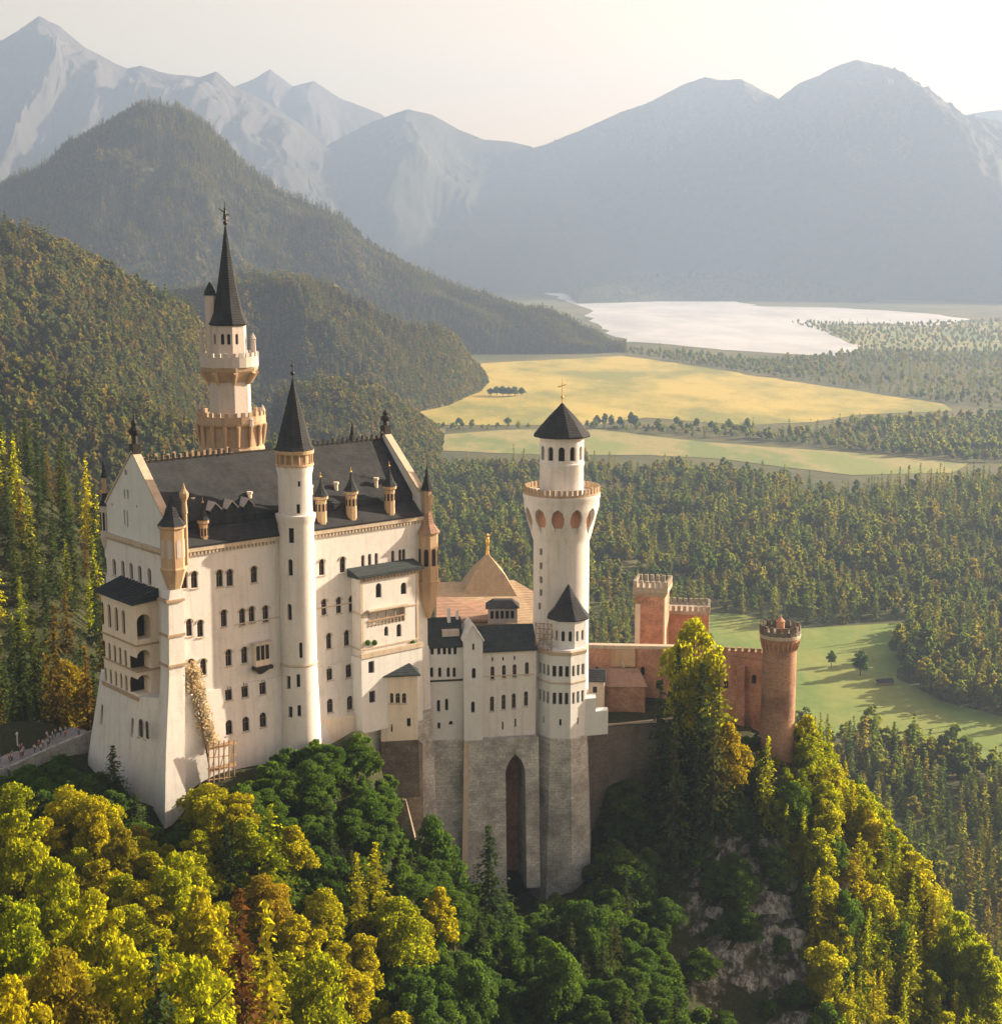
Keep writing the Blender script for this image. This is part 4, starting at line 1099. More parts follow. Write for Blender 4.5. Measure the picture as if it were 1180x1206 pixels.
M['greenfield'] = field_mat('green_pasture', (.10, .18, .035), (.15, .225, .045), (.22, .25, .06), .012)
t = NT('lake_water')
gs_ = t.n('ShaderNodeBsdfAnisotropic'); gs_.inputs['Color'].default_value = (.93, .93, .93, 1); gs_.inputs['Roughness'].default_value = .55
g_ = t.n('ShaderNodeNewGeometry'); mp_ = t.n('ShaderNodeMapping'); mp_.inputs['Scale'].default_value = (1, .35, 1); t.l(g_.outputs['Position'], mp_.inputs[0])
t.l(t.ramp(t.noise(mp_.outputs[0], .004, 6, .65), [(.35, (.62, .64, .66)), (.55, (.80, .80, .80)), (.7, (.90, .90, .90))]), gs_.inputs['Color'])
t.l(gs_.outputs[0], t.out.inputs[0]); M['water'] = t.m

# ================================================================== valley floor, lake and fields
XS = np.linspace(-9000, 9000, 60); YS = np.linspace(-600, 15500, 60)
GX, GY = np.meshgrid(XS, YS, indexing='ij')
grid_mesh('ground', GX, GY, np.zeros_like(GX), M['valley'])
def sheet(name, pix, z, mat, label=None):
    """flat outline on the valley floor, edges roughened"""
    pts = [onz(x, y, 0) for x, y in pix]; out = []
    n = len(pts)
    for i in range(n):
        a, b = pts[i], pts[(i + 1) % n]; L = (b - a).length; k = 7
        for j in range(k):
            p = a.lerp(b, j / k); am = min(L * .035, 40)
            q = float(fbm(np.array([p.x / 90 + i]), np.array([p.y / 90]), 3)[0]); r = float(fbm(np.array([p.x / 90]), np.array([p.y / 90 + 40]), 3)[0])
            out.append((p.x + q * am * 1.5, p.y + r * am * 1.5, z))
    me = bpy.data.meshes.new(name); bm = bmesh.new(); f = bm.faces.new([bm.verts.new(v) for v in out])
    bmesh.ops.triangulate(bm, faces=[f]); bmesh.ops.recalc_face_normals(bm, faces=bm.faces); bm.to_mesh(me); bm.free()
    if me.polygons[0].normal.z < 0: me.flip_normals()
    me.materials.append(mat); o = bpy.data.objects.new(name, me); COL.objects.link(o); o['kind'] = 'structure'; return o
sheet('lake', [(560, 322.5), (600, 323), (640, 326), (690, 332), (700, 341), (712, 348), (745, 352), (800, 350), (850, 353), (900, 361), (975, 362), (1050, 366), (1092, 369), (1140, 376), (1100, 384), (1040, 381), (955, 382), (975, 391), (1012, 411), (985, 420), (930, 417), (850, 412), (790, 406), (742, 402), (705, 385), (690, 364), (650, 347)], .6, M['water'])
sheet('meadow', [(460, 482), (490, 462), (545, 452), (565, 428), (640, 424), (735, 419), (790, 427), (880, 441), (1000, 459), (1110, 476), (1122, 484), (1010, 489), (960, 497), (880, 501), (760, 492), (700, 501), (600, 501), (520, 501), (470, 497)], .5, M['meadow'])
sheet('meadow', [(500, 514), (600, 506), (700, 506), (830, 521), (1000, 533), (1140, 546), (1120, 557), (1000, 560), (850, 541), (760, 536), (650, 536), (520, 531)], .5, M['pale'])
sheet('meadow', [(950, 381), (1060, 384), (1180, 378), (1300, 385), (1300, 415), (1100, 413), (1015, 411), (985, 396)], .5, M['pale'])
sheet('pasture', [(830, 722), (870, 724), (940, 742), (1070, 733), (1055, 800), (1110, 826), (1200, 850), (1240, 910), (1120, 897), (1000, 872), (900, 850), (800, 830)], .4, M['greenfield'])

# ================================================================== mountains and ridges
def mountain(name, pts, D, Db, base, amp, mat, nu=220, nv=60, s=0, gs=400, p=1.0, rough=.012, xfan=0.0, back=14, tap=1.0, tpow=1.0):
    W_ = [P(*q) for q in pts]
    L = np.cumsum([0] + [(W_[i + 1] - W_[i]).length for i in range(len(W_) - 1)])
    u = np.linspace(0, L[-1], nu)
    rx = np.interp(u, L, [q.x for q in W_]); ry = np.interp(u, L, [q.y for q in W_]); rz = np.interp(u, L, [q.z for q in W_])
    v = np.concatenate([-np.linspace(1, .06, back) ** 1.0, np.linspace(0, 1, nv) ** 1.25])
    U, V = np.meshgrid(u, v, indexing='ij')
    RX = rx[:, None]; RY = ry[:, None]; RZ = rz[:, None]
    av = np.abs(V)
    tp_ = (1 + (tap - 1) * (u / L[-1]) ** tpow)[:, None]
    Yv = RY - np.where(V > 0, V * D * tp_, V * Db) ; X = RX + (RX - rx.mean()) * xfan * V * 1.0 + 0 * V
    gn = ridged(U / gs + .35 * fbm(U / gs, V * 2, 3, s + 9), V * D / gs * .45, 7, s, .56)
    fall = (1 - av) ** p
    Z = base + (RZ - base) * fall
    env = np.clip(av * 5, 0, 1) * np.clip((1 - av) * 2.2, 0, 1)
    hs = np.clip((RZ - base) / (rz.max() - base), 0.05, 1)
    Z = Z + gn * amp * env * hs
    Z = Z + fbm(U / 60, Yv / 60, 5, s + 4) * rough * 1000 * (.25 + .75 * env) * hs
    X = X + fbm(U / gs, V * 3, 3, s + 7) * amp * .6 * env
    o = grid_mesh(name, X, Yv, Z, mat)
    return X, Yv, Z
def sample(grid, n, v0=.0, v1=1.0, back=14):
    X, Yv, Z = grid; nu, nv = X.shape
    a = rng.random(n) * (nu - 1.001)
    b = back + (rng.random(n) * (v1 - v0) + v0) * (nv - back - 1.001)
    i = a.astype(int); j = b.astype(int); fa = a - i; fb = b - j
    f = lambda G: (G[i, j] * (1 - fa) + G[i + 1, j] * fa) * (1 - fb) + (G[i, j + 1] * (1 - fa) + G[i + 1, j + 1] * fa) * fb
    return np.stack([f(X), f(Yv), f(Z)], -1)

mountain('mountain', [(-160, 130, 10400), (-60, 70, 10400), (0, 48, 10400), (20, 36, 10400), (46, 18, 10400), (70, 30, 10400), (100, 55, 10400), (135, 74, 10400), (150, 80, 10400), (165, 77, 10400), (200, 87, 10400), (235, 90, 10400), (255, 84, 10400), (275, 101, 10400), (310, 118, 10400), (350, 143, 10400), (400, 187, 10400), (440, 217, 10400), (480, 252, 10400), (540, 305, 10400)], 2100, 1300, -10, 260, M['m_rock'], 420, 110, 1, 420, .9, .03)
mountain('mountain', [(200, 150, 12500), (260, 108, 12500), (300, 92, 12500), (318, 81, 12500), (345, 101, 12500), (370, 95, 12500), (400, 115, 12500), (450, 134, 12500), (475, 155, 12500), (560, 230, 12500)], 2500, 1200, -10, 220, M['m_rock'], 200, 60, 11, 800, 1, .02)
mountain('mountain', [(340, 200, 11000), (390, 168, 11000), (440, 142, 11000), (480, 128, 11000), (510, 135, 11000), (540, 152, 11000), (570, 164, 11000), (600, 166, 11000), (625, 172, 11000), (660, 195, 11000), (740, 240, 11000)], 2500, 1200, -10, 200, M['m_right'], 200, 60, 21, 700, 1, .012)
mountain('mountain', [(380, 318, 13000), (430, 284, 12900), (470, 256, 12800), (520, 222, 12700), (560, 197, 12600), (600, 180, 12500), (640, 171, 12300), (700, 146, 12000), (730, 132, 11900), (765, 120, 11700), (800, 101, 11500), (830, 90, 11400), (850, 94, 11300), (872, 92, 11200), (900, 107, 11100), (917, 116, 11000), (940, 98, 10900), (965, 88, 10800), (985, 77, 10700), (1010, 70, 10600), (1035, 76, 10500), (1060, 92, 10500), (1090, 115, 10400), (1115, 133, 10400), (1180, 143, 10300), (1260, 160, 10200), (1400, 190, 10000)], 2200, 1600, -10, 240, M['m_right'], 680, 190, 31, 620, .9, .03, tap=1.95)
mountain('mountain', [(1080, 160, 12500), (1140, 134, 12500), (1165, 130, 12500), (1220, 126, 12500), (1350, 150, 12500)], 1800, 1000, -10, 120, M['m_right'], 80, 40, 41, 700, 1, .012)
gl = mountain('hill', [(-260, 265, 5600), (-120, 245, 5200), (0, 221, 4700), (60, 190, 4500), (120, 151, 4300), (150, 131, 4200), (180, 122, 4200), (212, 128, 4200), (245, 150, 4200), (285, 196, 4200), (330, 230, 4200), (400, 258, 4200), (450, 298, 4200), (500, 326, 4150), (560, 347, 4100), (600, 358, 4070), (640, 370, 4030), (670, 385, 4000), (695, 398, 3980), (715, 408, 3960), (730, 414, 3950)], 1300, 1100, -8, 110, M['m_cone'], 360, 90, 51, 330, .85, .012, tap=.06, tpow=1.3)
g_h2 = mountain('hill', [(100, 395, 2700), (200, 352, 2650), (270, 338, 2600), (330, 331, 2600), (390, 342, 2600), (440, 372, 2600), (480, 395, 2650), (530, 402, 2750), (552, 425, 2850), (562, 452, 2900)], 640, 500, -6, 60, M['m_near'], 240, 60, 61, 180, .8, .008, tap=.08, tpow=.7)
g_h1 = mountain('hill', [(-260, 250, 1700), (-100, 255, 1650), (0, 268, 1600), (45, 284, 1600), (100, 310, 1600), (150, 335, 1600), (200, 365, 1620), (232, 392, 1650), (262, 440, 1700), (300, 500, 1750), (360, 560, 1800)], 620, 450, -4, 45, M['m_near'], 200, 60, 71, 150, .8, .006)
g_h1b = mountain('hill', [(-200, 420, 1150), (-60, 428, 1120), (0, 436, 1100), (60, 452, 1100), (120, 478, 1100), (200, 505, 1120), (300, 530, 1150), (400, 560, 1200), (480, 600, 1250)], 330, 220, -3, 22, M['m_near'], 160, 40, 81, 110, .8, .004)
g_h2b = mountain('hill', [(330, 470, 1900), (380, 452, 1900), (430, 460, 1900), (470, 480, 1950), (500, 500, 2000), (520, 520, 2050)], 350, 300, -3, 16, M['m_near'], 80, 30, 91, 110, .9, .004)
g_is = mountain('hill', [(672, 344, 7700), (700, 333, 7800), (760, 324, 8000), (850, 322, 8000), (930, 328, 8000), (980, 340, 7800), (1010, 352, 8300)], 700, 900, -5, 15, M['m_cone'], 80, 20, 95, 200, .7, .006)

# ================================================================== castle rock
GP = []   # (x, y, z) control points of the ground
def gp(px, py, Y, dz=0): q = P(px, py, Y); GP.append((q.x, q.y, q.z + dz))
for a in [(95, 885, 270), (60, 884, 267), (0, 915, 258), (-80, 940, 250), (-160, 950, 250), (70, 935, 253), (130, 950, 247), (175, 985, 242), (205, 985, 243), (240, 945, 246), (300, 925, 250), (345, 905, 258), (385, 884, 266), (425, 876, 270), (447, 905, 268), (470, 1030, 267), (500, 1030, 274), (545, 1050, 280), (590, 1075, 280), (625, 1078, 281), (520, 985, 288), (600, 1040, 292), (300, 1010, 234), (240, 1040, 226), (380, 960, 248), (440, 960, 256),
          (480, 1030, 260), (545, 1072, 265), (610, 1082, 274), (690, 1065, 278), (600, 1150, 258), (700, 1180, 252), (400, 1120, 232), (520, 1180, 238), (600, 1260, 240), (760, 1260, 238), (760, 1080, 280), (740, 900, 306), (800, 868, 316), (870, 875, 312), (915, 900, 308),
          (780, 960, 300), (850, 1000, 293), (830, 1080, 284), (850, 1206, 268), (920, 1000, 297), (950, 930, 306), (965, 1080, 290), (1000, 1206, 276), (960, 1290, 262)]: gp(*a)
for a in [(150, 1100, 205), (60, 1080, 210), (30, 1180, 175), (-60, 1150, 190), (120, 1260, 172), (230, 1260, 180), (320, 1200, 200), (260, 1130, 212), (330, 1290, 184), (-200, 1000, 235), (440, 1290, 205), (-200, 1200, 180)]: gp(*a, -7.5)
# sunlit right ridge (tree tops in the photo, ground lower)
for a in [(950, 862, 314), (1000, 935, 314), (1050, 1000, 312), (1100, 1065, 308), (1150, 1140, 304), (1190, 1210, 300)]: gp(*a, -9)
for a in [(1050, 1150, 292), (1100, 1206, 288), (1100, 1320, 270)]: gp(*a, -9)
GP += [(-28, 300, 180), (-50, 290, 183), (-20, 305, 172), (15, 335, 170), (45, 345, 170), (-85, 275, 184),
       (70, 345, 140), (90, 400, 70), (60, 400, 110), (20, 400, 120), (-20, 370, 150), (-20, 430, 90), (20, 470, 20), (90, 480, 0), (150, 420, 5), (150, 330, 60), (190, 300, 20), (200, 240, 30), (130, 260, 85), (270, 400, -6), (270, 250, -6), (270, 100, 60), (100, 150, 110), (100, 90, 120), (0, 150, 160), (0, 90, 175), (60, 560, -4), (200, 560, -6),
       (-60, 340, 150), (-60, 400, 110), (-50, 480, 60), (-40, 560, 10), (-90, 350, 155), (-60, 640, -4), (0, 800, -6), (260, 800, -6), (260, 900, -6),
       (-150, 900, -4), (-330, 900, 60), (-330, 80, 190), (-150, 80, 188), (-60, 100, 182), (-120, 160, 180), (-200, 260, 176), (-320, 260, 180)]
for a in [(0, 475, 470), (50, 520, 455), (105, 585, 440), (20, 620, 400), (80, 660, 380), (0, 760, 340), (70, 780, 330), (-80, 500, 470), (-150, 600, 400), ]: gp(*a, -16)
for a in [(0, 850, 300), (70, 850, 300)]: gp(*a, -9)
GPa = np.array(GP)
_mean = GPa[:, 2].mean()
def _phi(d): return np.sqrt(d * d + 36.0)
_A = _phi(np.hypot(GPa[:, None, 0] - GPa[None, :, 0], GPa[:, None, 1] - GPa[None, :, 1]))
_w = np.linalg.solve(_A + np.eye(len(GPa)) * .0, GPa[:, 2] - _mean)
def ground(x, y):
    x = np.asarray(x, float); y = np.asarray(y, float)
    z = np.full(x.shape, _mean)
    for (gx, gy, _), ww in zip(GPa, _w): z = z + ww * _phi(np.hypot(x - gx, y - gy))
    near = np.exp(-(((x - 62) / 34) ** 2 + ((y - 285) / 30) ** 2))
    z = z + fbm(x / 22, y / 22, 4, 5) * 1.6 + near * (ridged(x / 14, y / 14 + z / 25, 5, 6) * 4.5 + ridged(x / 4.2 + z / 9, y / 4.2, 4, 16) * 1.5)
    return z
hx = np.concatenate([np.arange(-330, -60, 2.5), np.arange(-60, 110, 1.25), np.arange(110, 271, 2.5)]); hy = np.concatenate([np.arange(70, 200, 2.5), np.arange(200, 350, 1.25), np.arange(350, 905, 2.5)])
HX, HY = np.meshgrid(hx, hy, indexing='ij'); HZ_ = ground(HX, HY)
edge = np.minimum(np.clip((272 - HX) / 40, 0, 1), np.clip((905 - HY) / 60, 0, 1)); edge = np.minimum(edge, 1)
HZ_ = HZ_ * edge + (-6) * (1 - edge)
grid_mesh('castle_hill', HX, HY, HZ_, M['hill'])

# approach path with low wall, on the left
pc = [P(-70, 935, 251), P(0, 905, 258), P(45, 884, 265), (P(100, 862, 273))]
t = NT('path_paving'); t.b.inputs['Roughness'].default_value = .9
g_ = t.n('ShaderNodeNewGeometry'); t.l(t.ramp(t.noise(g_.outputs['Position'], .8, 5, .7), [(.3, (.20, .19, .20)), (.7, (.33, .31, .31))]), t.b.inputs['Base Color']); M['path'] = t.m
m = MB()
for i in range(3):
    a, b = pc[i], pc[i + 1]
    for o0, o1, z0, z1 in ((-2.6, 3.4, -3.0, .25),):
        d = (b - a).normalized(); n = Vector((-d.y, d.x, 0))
        m.loft([[tuple(a + n * o0 + Vector((0, 0, z0))), tuple(a + n * o1 + Vector((0, 0, z0))), tuple(a + n * o1 + Vector((0, 0, z1))), tuple(a + n * o0 + Vector((0, 0, z1)))],
                [tuple(b + n * o0 + Vector((0, 0, z0))), tuple(b + n * o1 + Vector((0, 0, z0))), tuple(b + n * o1 + Vector((0, 0, z1))), tuple(b + n * o0 + Vector((0, 0, z1)))]])
o = m.build('path', M['path']); o['kind'] = 'structure'
lw2 = thing('path_wall', pc[1], 'low pale stone wall along the near side of the crowded path left of the palace', 'wall')
m = MB()
for i in range(3):
    a, b = pc[i], pc[i + 1]; d = (b - a).normalized(); n = Vector((-d.y, d.x, 0))
    wall_run(m, a + n * -3.1, b + n * -3.1, min(a.z, b.z) - 6, a.z + 1.0, b.z + 1.0, .45)
m.build('masonry', M['stone'], lw2)

# ================================================================== visitors on the path
def make_person(name, jacket, trousers, stride, arm, label):
    """one skinned, continuous figure; clothing as children of the body"""
    Vv = [(0, 0, .92), (0, 0, 1.15), (0, 0, 1.40), (0, -.01, 1.50), (0, -.03, 1.62), (0, -.03, 1.72),
          (.10, 0, .88), (.11, -stride * .5, .50), (.11, -stride * .2 + .02, .09), (.11, -stride * .2 - .13, .05),
          (-.10, 0, .88), (-.11, stride * .4, .50), (-.11, stride, .10), (-.11, stride - .13, .06),
          (.19, 0, 1.38), (.25, .03, 1.12), (.24, -arm, .90), (.24, -arm - .03, .82), (-.19, 0, 1.38), (-.25, .03, 1.12), (-.24, -.06, .88), (-.24, -.08, .80)]
    E = [(0, 1), (1, 2), (2, 3), (3, 4), (4, 5), (0, 6), (6, 7), (7, 8), (8, 9), (0, 10), (10, 11), (11, 12), (12, 13), (2, 14), (14, 15), (15, 16), (16, 17), (2, 18), (18, 19), (19, 20), (20, 21)]
    Rd = [.15, .14, .16, .055, .10, .085, .10, .07, .045, .04, .10, .07, .045, .04, .07, .05, .038, .04, .07, .05, .038, .04]
    def skinned(idx, grow, nm, mat, parent=None):
        mp = {i: k for k, i in enumerate(idx)}
        me = bpy.data.meshes.new(nm); me.from_pydata([Vv[i] for i in idx], [(mp[a], mp[b]) for a, b in E if a in mp and b in mp], [])
        o = bpy.data.objects.new(nm, me); COL.objects.link(o)
        sk = o.modifiers.new('s', 'SKIN'); o.modifiers.new('u', 'SUBSURF').levels = 1
        for i, k in mp.items():
            r = Rd[i] * grow; me.skin_vertices[0].data[k].radius = (r, r * .8)
        me.skin_vertices[0].data[0].use_root = True
        bpy.context.view_layer.update()
        m2 = bpy.data.meshes.new_from_object(o.evaluated_get(bpy.context.evaluated_depsgraph_get()))
        bpy.data.objects.remove(o); m2.materials.clear(); m2.materials.append(mat)
        for p in m2.polygons: p.use_smooth = True
        o = bpy.data.objects.new(nm, m2); COL.objects.link(o)
        if parent: o.parent = parent
        return o
    b = skinned(list(range(22)), 1.0, name, flat('skin', (.48, .29, .21)))
    skinned([1, 2, 14, 15, 16, 18, 19, 20, 0], 1.17, 'jacket', flat('jacket_cloth', jacket), b)
    skinned([0, 6, 7, 8, 10, 11, 12], 1.15, 'trousers', flat('trouser_cloth', trousers), b)
    h = MB(); h.sphere((0, .0, 1.70), .112, 8, 6, 1.0); ho = h.build('hair', flat('hair', (.06, .035, .02)), None); ho.parent = b
    return tag(b, label, 'person')
def copy_tree(o, parent=None):
    c = o.copy(); COL.objects.link(c)
    for k in ('label',):
        pass
    if parent: c.parent = parent
    for ch in list(o.children): copy_tree(ch, c)
    return c
jk = [((.42, .42, .50), 'pale grey'), ((.10, .12, .22), 'navy blue'), ((.45, .10, .08), 'red'), ((.55, .52, .48), 'cream')]
protos = [make_person('person', c, (.06, .07, .10) if i % 2 else (.16, .14, .12), .16 + .05 * i, .08, 'visitor in a %s jacket walking on the path left of the palace' % nme) for i, (c, nme) in enumerate(jk)]
random.seed(12)
for k in range(34):
    src = protos[k % 4]
    o = src if k < 4 else copy_tree(src)
    u = random.random() * 2.9; i = int(u) if u < 3 else 2
    u = .55 + (k + random.random() * .6) / 34 * 2.25; i = min(int(u), 2)
    a, b = pc[i], pc[i + 1]; d = (b - a).normalized(); n = Vector((-d.y, d.x, 0))
    q = a.lerp(b, u - i) + n * random.uniform(-2.0, 2.8)
    o.location = (q.x, q.y, a.lerp(b, u - i).z + .25)
    o.rotation_euler = (0, 0, random.choice((math.atan2(d.y, d.x) + 1.57, math.atan2(d.y, d.x) - 1.57)) + random.uniform(-.4, .4))
    o['group'] = 'visitors crowding the path left of the palace'
lamp_p = pc[1].lerp(pc[2], .85) + Vector((-3.2, 2.0, .2))
lp = thing('path_post', lamp_p, 'single tall white post standing at the far edge of the crowded path', 'post')
m = MB(); m.lathe(lamp_p.x, lamp_p.y, [(.22, lamp_p.z - 1), (.18, lamp_p.z + .3), (.11, lamp_p.z + .5), (.10, lamp_p.z + 2.3)], 8); m.build('pole', M['cool'], lp)
m = MB(); m.lathe(lamp_p.x, lamp_p.y, [(.12, lamp_p.z + 2.3), (.24, lamp_p.z + 2.5), (.22, lamp_p.z + 2.8), (.05, lamp_p.z + 3.0)], 8); m.build('post_head', M['cool'], lp)

# ================================================================== tree meshes
def quads_mesh(name, C, S, N, mat, asp=.75):
    """leaf clump faces: centres C, sizes S, normals N, each a bent quad"""
    n = len(C)
    up = rng.normal(size=(n, 3)); u = np.cross(N, up); u /= np.linalg.norm(u, axis=1)[:, None] + 1e-9
    w_ = np.cross(N, u); w_ /= np.linalg.norm(w_, axis=1)[:, None] + 1e-9
    S = S[:, None]
    j = lambda: 1 + rng.uniform(-.3, .3, (n, 1))
    v = np.stack([C - u * S * j(), C - w_ * S * asp * j(), C + u * S * j(), C + w_ * S * asp * j()], 1).reshape(-1, 3).astype(np.float32)
    me = bpy.data.meshes.new(name)
    me.vertices.add(4 * n); me.vertices.foreach_set('co', v.ravel())
    me.loops.add(4 * n); me.loops.foreach_set('vertex_index', np.arange(4 * n, dtype=np.int32))
    me.polygons.add(n); me.polygons.foreach_set('loop_start', np.arange(0, 4 * n, 4, dtype=np.int32))
    me.update(calc_edges=True); me.materials.append(mat); return me
def broadleaf(name, mat, h=12.0, r=4.2, lobes=16, per=260, size=.34, slim=1.0):
    cs = []
    for k in range(lobes):
        f = (k + .5) / lobes
        z = h * (.30 + .60 * f); rr = r * math.sqrt(max(.05, 1 - ((f - .42) / .62) ** 2)) * rng.uniform(.35, .8)
        a = k * 2.4 + rng.uniform(-.5, .5); lr = r * rng.uniform(.30, .46) * (1 - .35 * f)
        cs.append((rr * math.cos(a) * slim, rr * math.sin(a) * slim, z, lr))
    cs.append((0, 0, h * .93, r * .28)); cs.append((0, 0, h * .6, r * .6))
    C = []; N = []
    for x, y, z, lr in cs:
        n = int(per * (lr / (r * .36)) ** 2)
        d = rng.normal(size=(n, 3)); d /= np.linalg.norm(d, axis=1)[:, None]
        d[:, 2] = np.abs(d[:, 2]) * .9 - .12 * rng.random(n) - np.where(rng.random(n) < .35, .6, 0)
        bumps = 1 + .28 * np.sin(d[:, 0] * 7 + x) * np.sin(d[:, 1] * 6 + y) * np.cos(d[:, 2] * 5 + z)
        rad = lr * bumps * rng.uniform(.78, 1.08, n)
        C.append(np.array([x, y, z]) + d * rad[:, None] * np.array([1, 1, .85])); N.append(d + rng.normal(size=(n, 3)) * .65)
    C = np.concatenate(C); N = np.concatenate(N)
    return quads_mesh(name, C, size * rng.uniform(.6, 1.25, len(C)), N, mat)
def conifer(name, mat, h=17.0, r=3.3, whorls=24, br=10, per=8, size=.42, z0=.1):
    C = []; N = []; S = []
    for k in range(whorls):
        f = k / (whorls - 1); z = h * (z0 + (1 - z0 - .02) * f)
        L0 = r * (1 - f) ** .85 + .18
        nb = max(4, int(br * (1 - .5 * f)))
        for b in range(nb):
            a = rng.uniform(0, 2 * math.pi); L = L0 * rng.uniform(.65, 1.12); dr = rng.uniform(.18, .42)
            m_ = max(2, int(per * L / r) + 1)
            tt = np.linspace(.18, 1, m_)
            px = np.cos(a) * L * tt; py = np.sin(a) * L * tt; pz = z - dr * L * tt ** 1.3 + rng.normal(0, .12, m_)
            C.append(np.stack([px + rng.normal(0, .14, m_), py + rng.normal(0, .14, m_), pz], -1))
            nn = np.stack([np.full(m_, np.cos(a) * .5), np.full(m_, np.sin(a) * .5), np.full(m_, .8)], -1) + rng.normal(size=(m_, 3)) * .45
            N.append(nn); S.append(size * (1.15 - .5 * tt) * rng.uniform(.7, 1.2, m_))
    C = np.concatenate(C); N = np.concatenate(N); S = np.concatenate(S)
    return quads_mesh(name, C, S, N, mat, .55)
def trunk_mesh(name, h, r, limbs=True):
    m = MB(); m.lathe(0, 0, [(r, -1.5), (r * .8, h * .15), (r * .5, h * .55), (r * .12, h * .93)], 7)
    if limbs:
        for k in range(6):
            a = k * 2.1; z = h * (.28 + .08 * k); L = h * .24
            m.bar((0, 0, z), (math.cos(a) * L, math.sin(a) * L, z + L * .7), r * .35, r * .1, 5)
    o = m.build(name, M['bark']); me = o.data; bpy.data.objects.remove(o); return me
HB, HC = 12.0, 17.0
BL = {mn: [broadleaf('crown', M[mn], HB, 4.2 * k, 15 + 2 * i, 640, .20) for i, k in enumerate((1, .9, 1.08))] for mn in ('yellow', 'green', 'autumn')}
CN = {mn: [conifer('crown', M[mn], HC, 3.1 * k, 24 + i, 11) for i, k in enumerate((1, .85, 1.1))] for mn in ('conifer', 'yellow', 'brownfir')}
TB = trunk_mesh('trunk', HB, .32); TC = trunk_mesh('trunk', HC, .28, False)
def tree(kind, matn, x, y, z, sx, sz, label, group=None):
    """a tree: empty with trunk and crown"""
    nm = 'conifer_tree' if kind == 'c' else 'broadleaf_tree'
    e = thing(nm, (x, y, z), label, 'tree', group, random.uniform(0, 6.28))
    e.scale = (sx, sx, sz)
    for pn, me in (('trunk', TC if kind == 'c' else TB), ('crown', random.choice((CN if kind == 'c' else BL)[matn]))):
        o = bpy.data.objects.new(pn, me); COL.objects.link(o); o.parent = e
    return e
def vis_bottom(px):
    px = np.asarray(px, float)
    return np.interp(px, [-50, 0, 45, 93, 100, 130, 160, 178, 190, 205, 225, 245, 275, 320, 340, 362, 420, 445, 455, 464, 470, 492, 501, 520, 542, 560, 588, 625, 645, 690, 697, 740, 770, 778, 845, 868, 893, 900, 935, 942, 950, 1200],
                     [930, 912, 892, 872, 905, 905, 930, 975, 985, 970, 935, 925, 922, 900, 885, 868, 852, 872, 895, 915, 945, 1005, 965, 965, 1035, 1020, 1062, 1070, 1060, 1050, 900, 885, 860, 740, 740, 790, 862, 880, 890, 700, 0, 0])
placed = []
def ok_space(x, y, d):
    for a, b, dd in placed:
        if (a - x) ** 2 + (b - y) ** 2 < (min(d, dd)) ** 2: return False
    return True
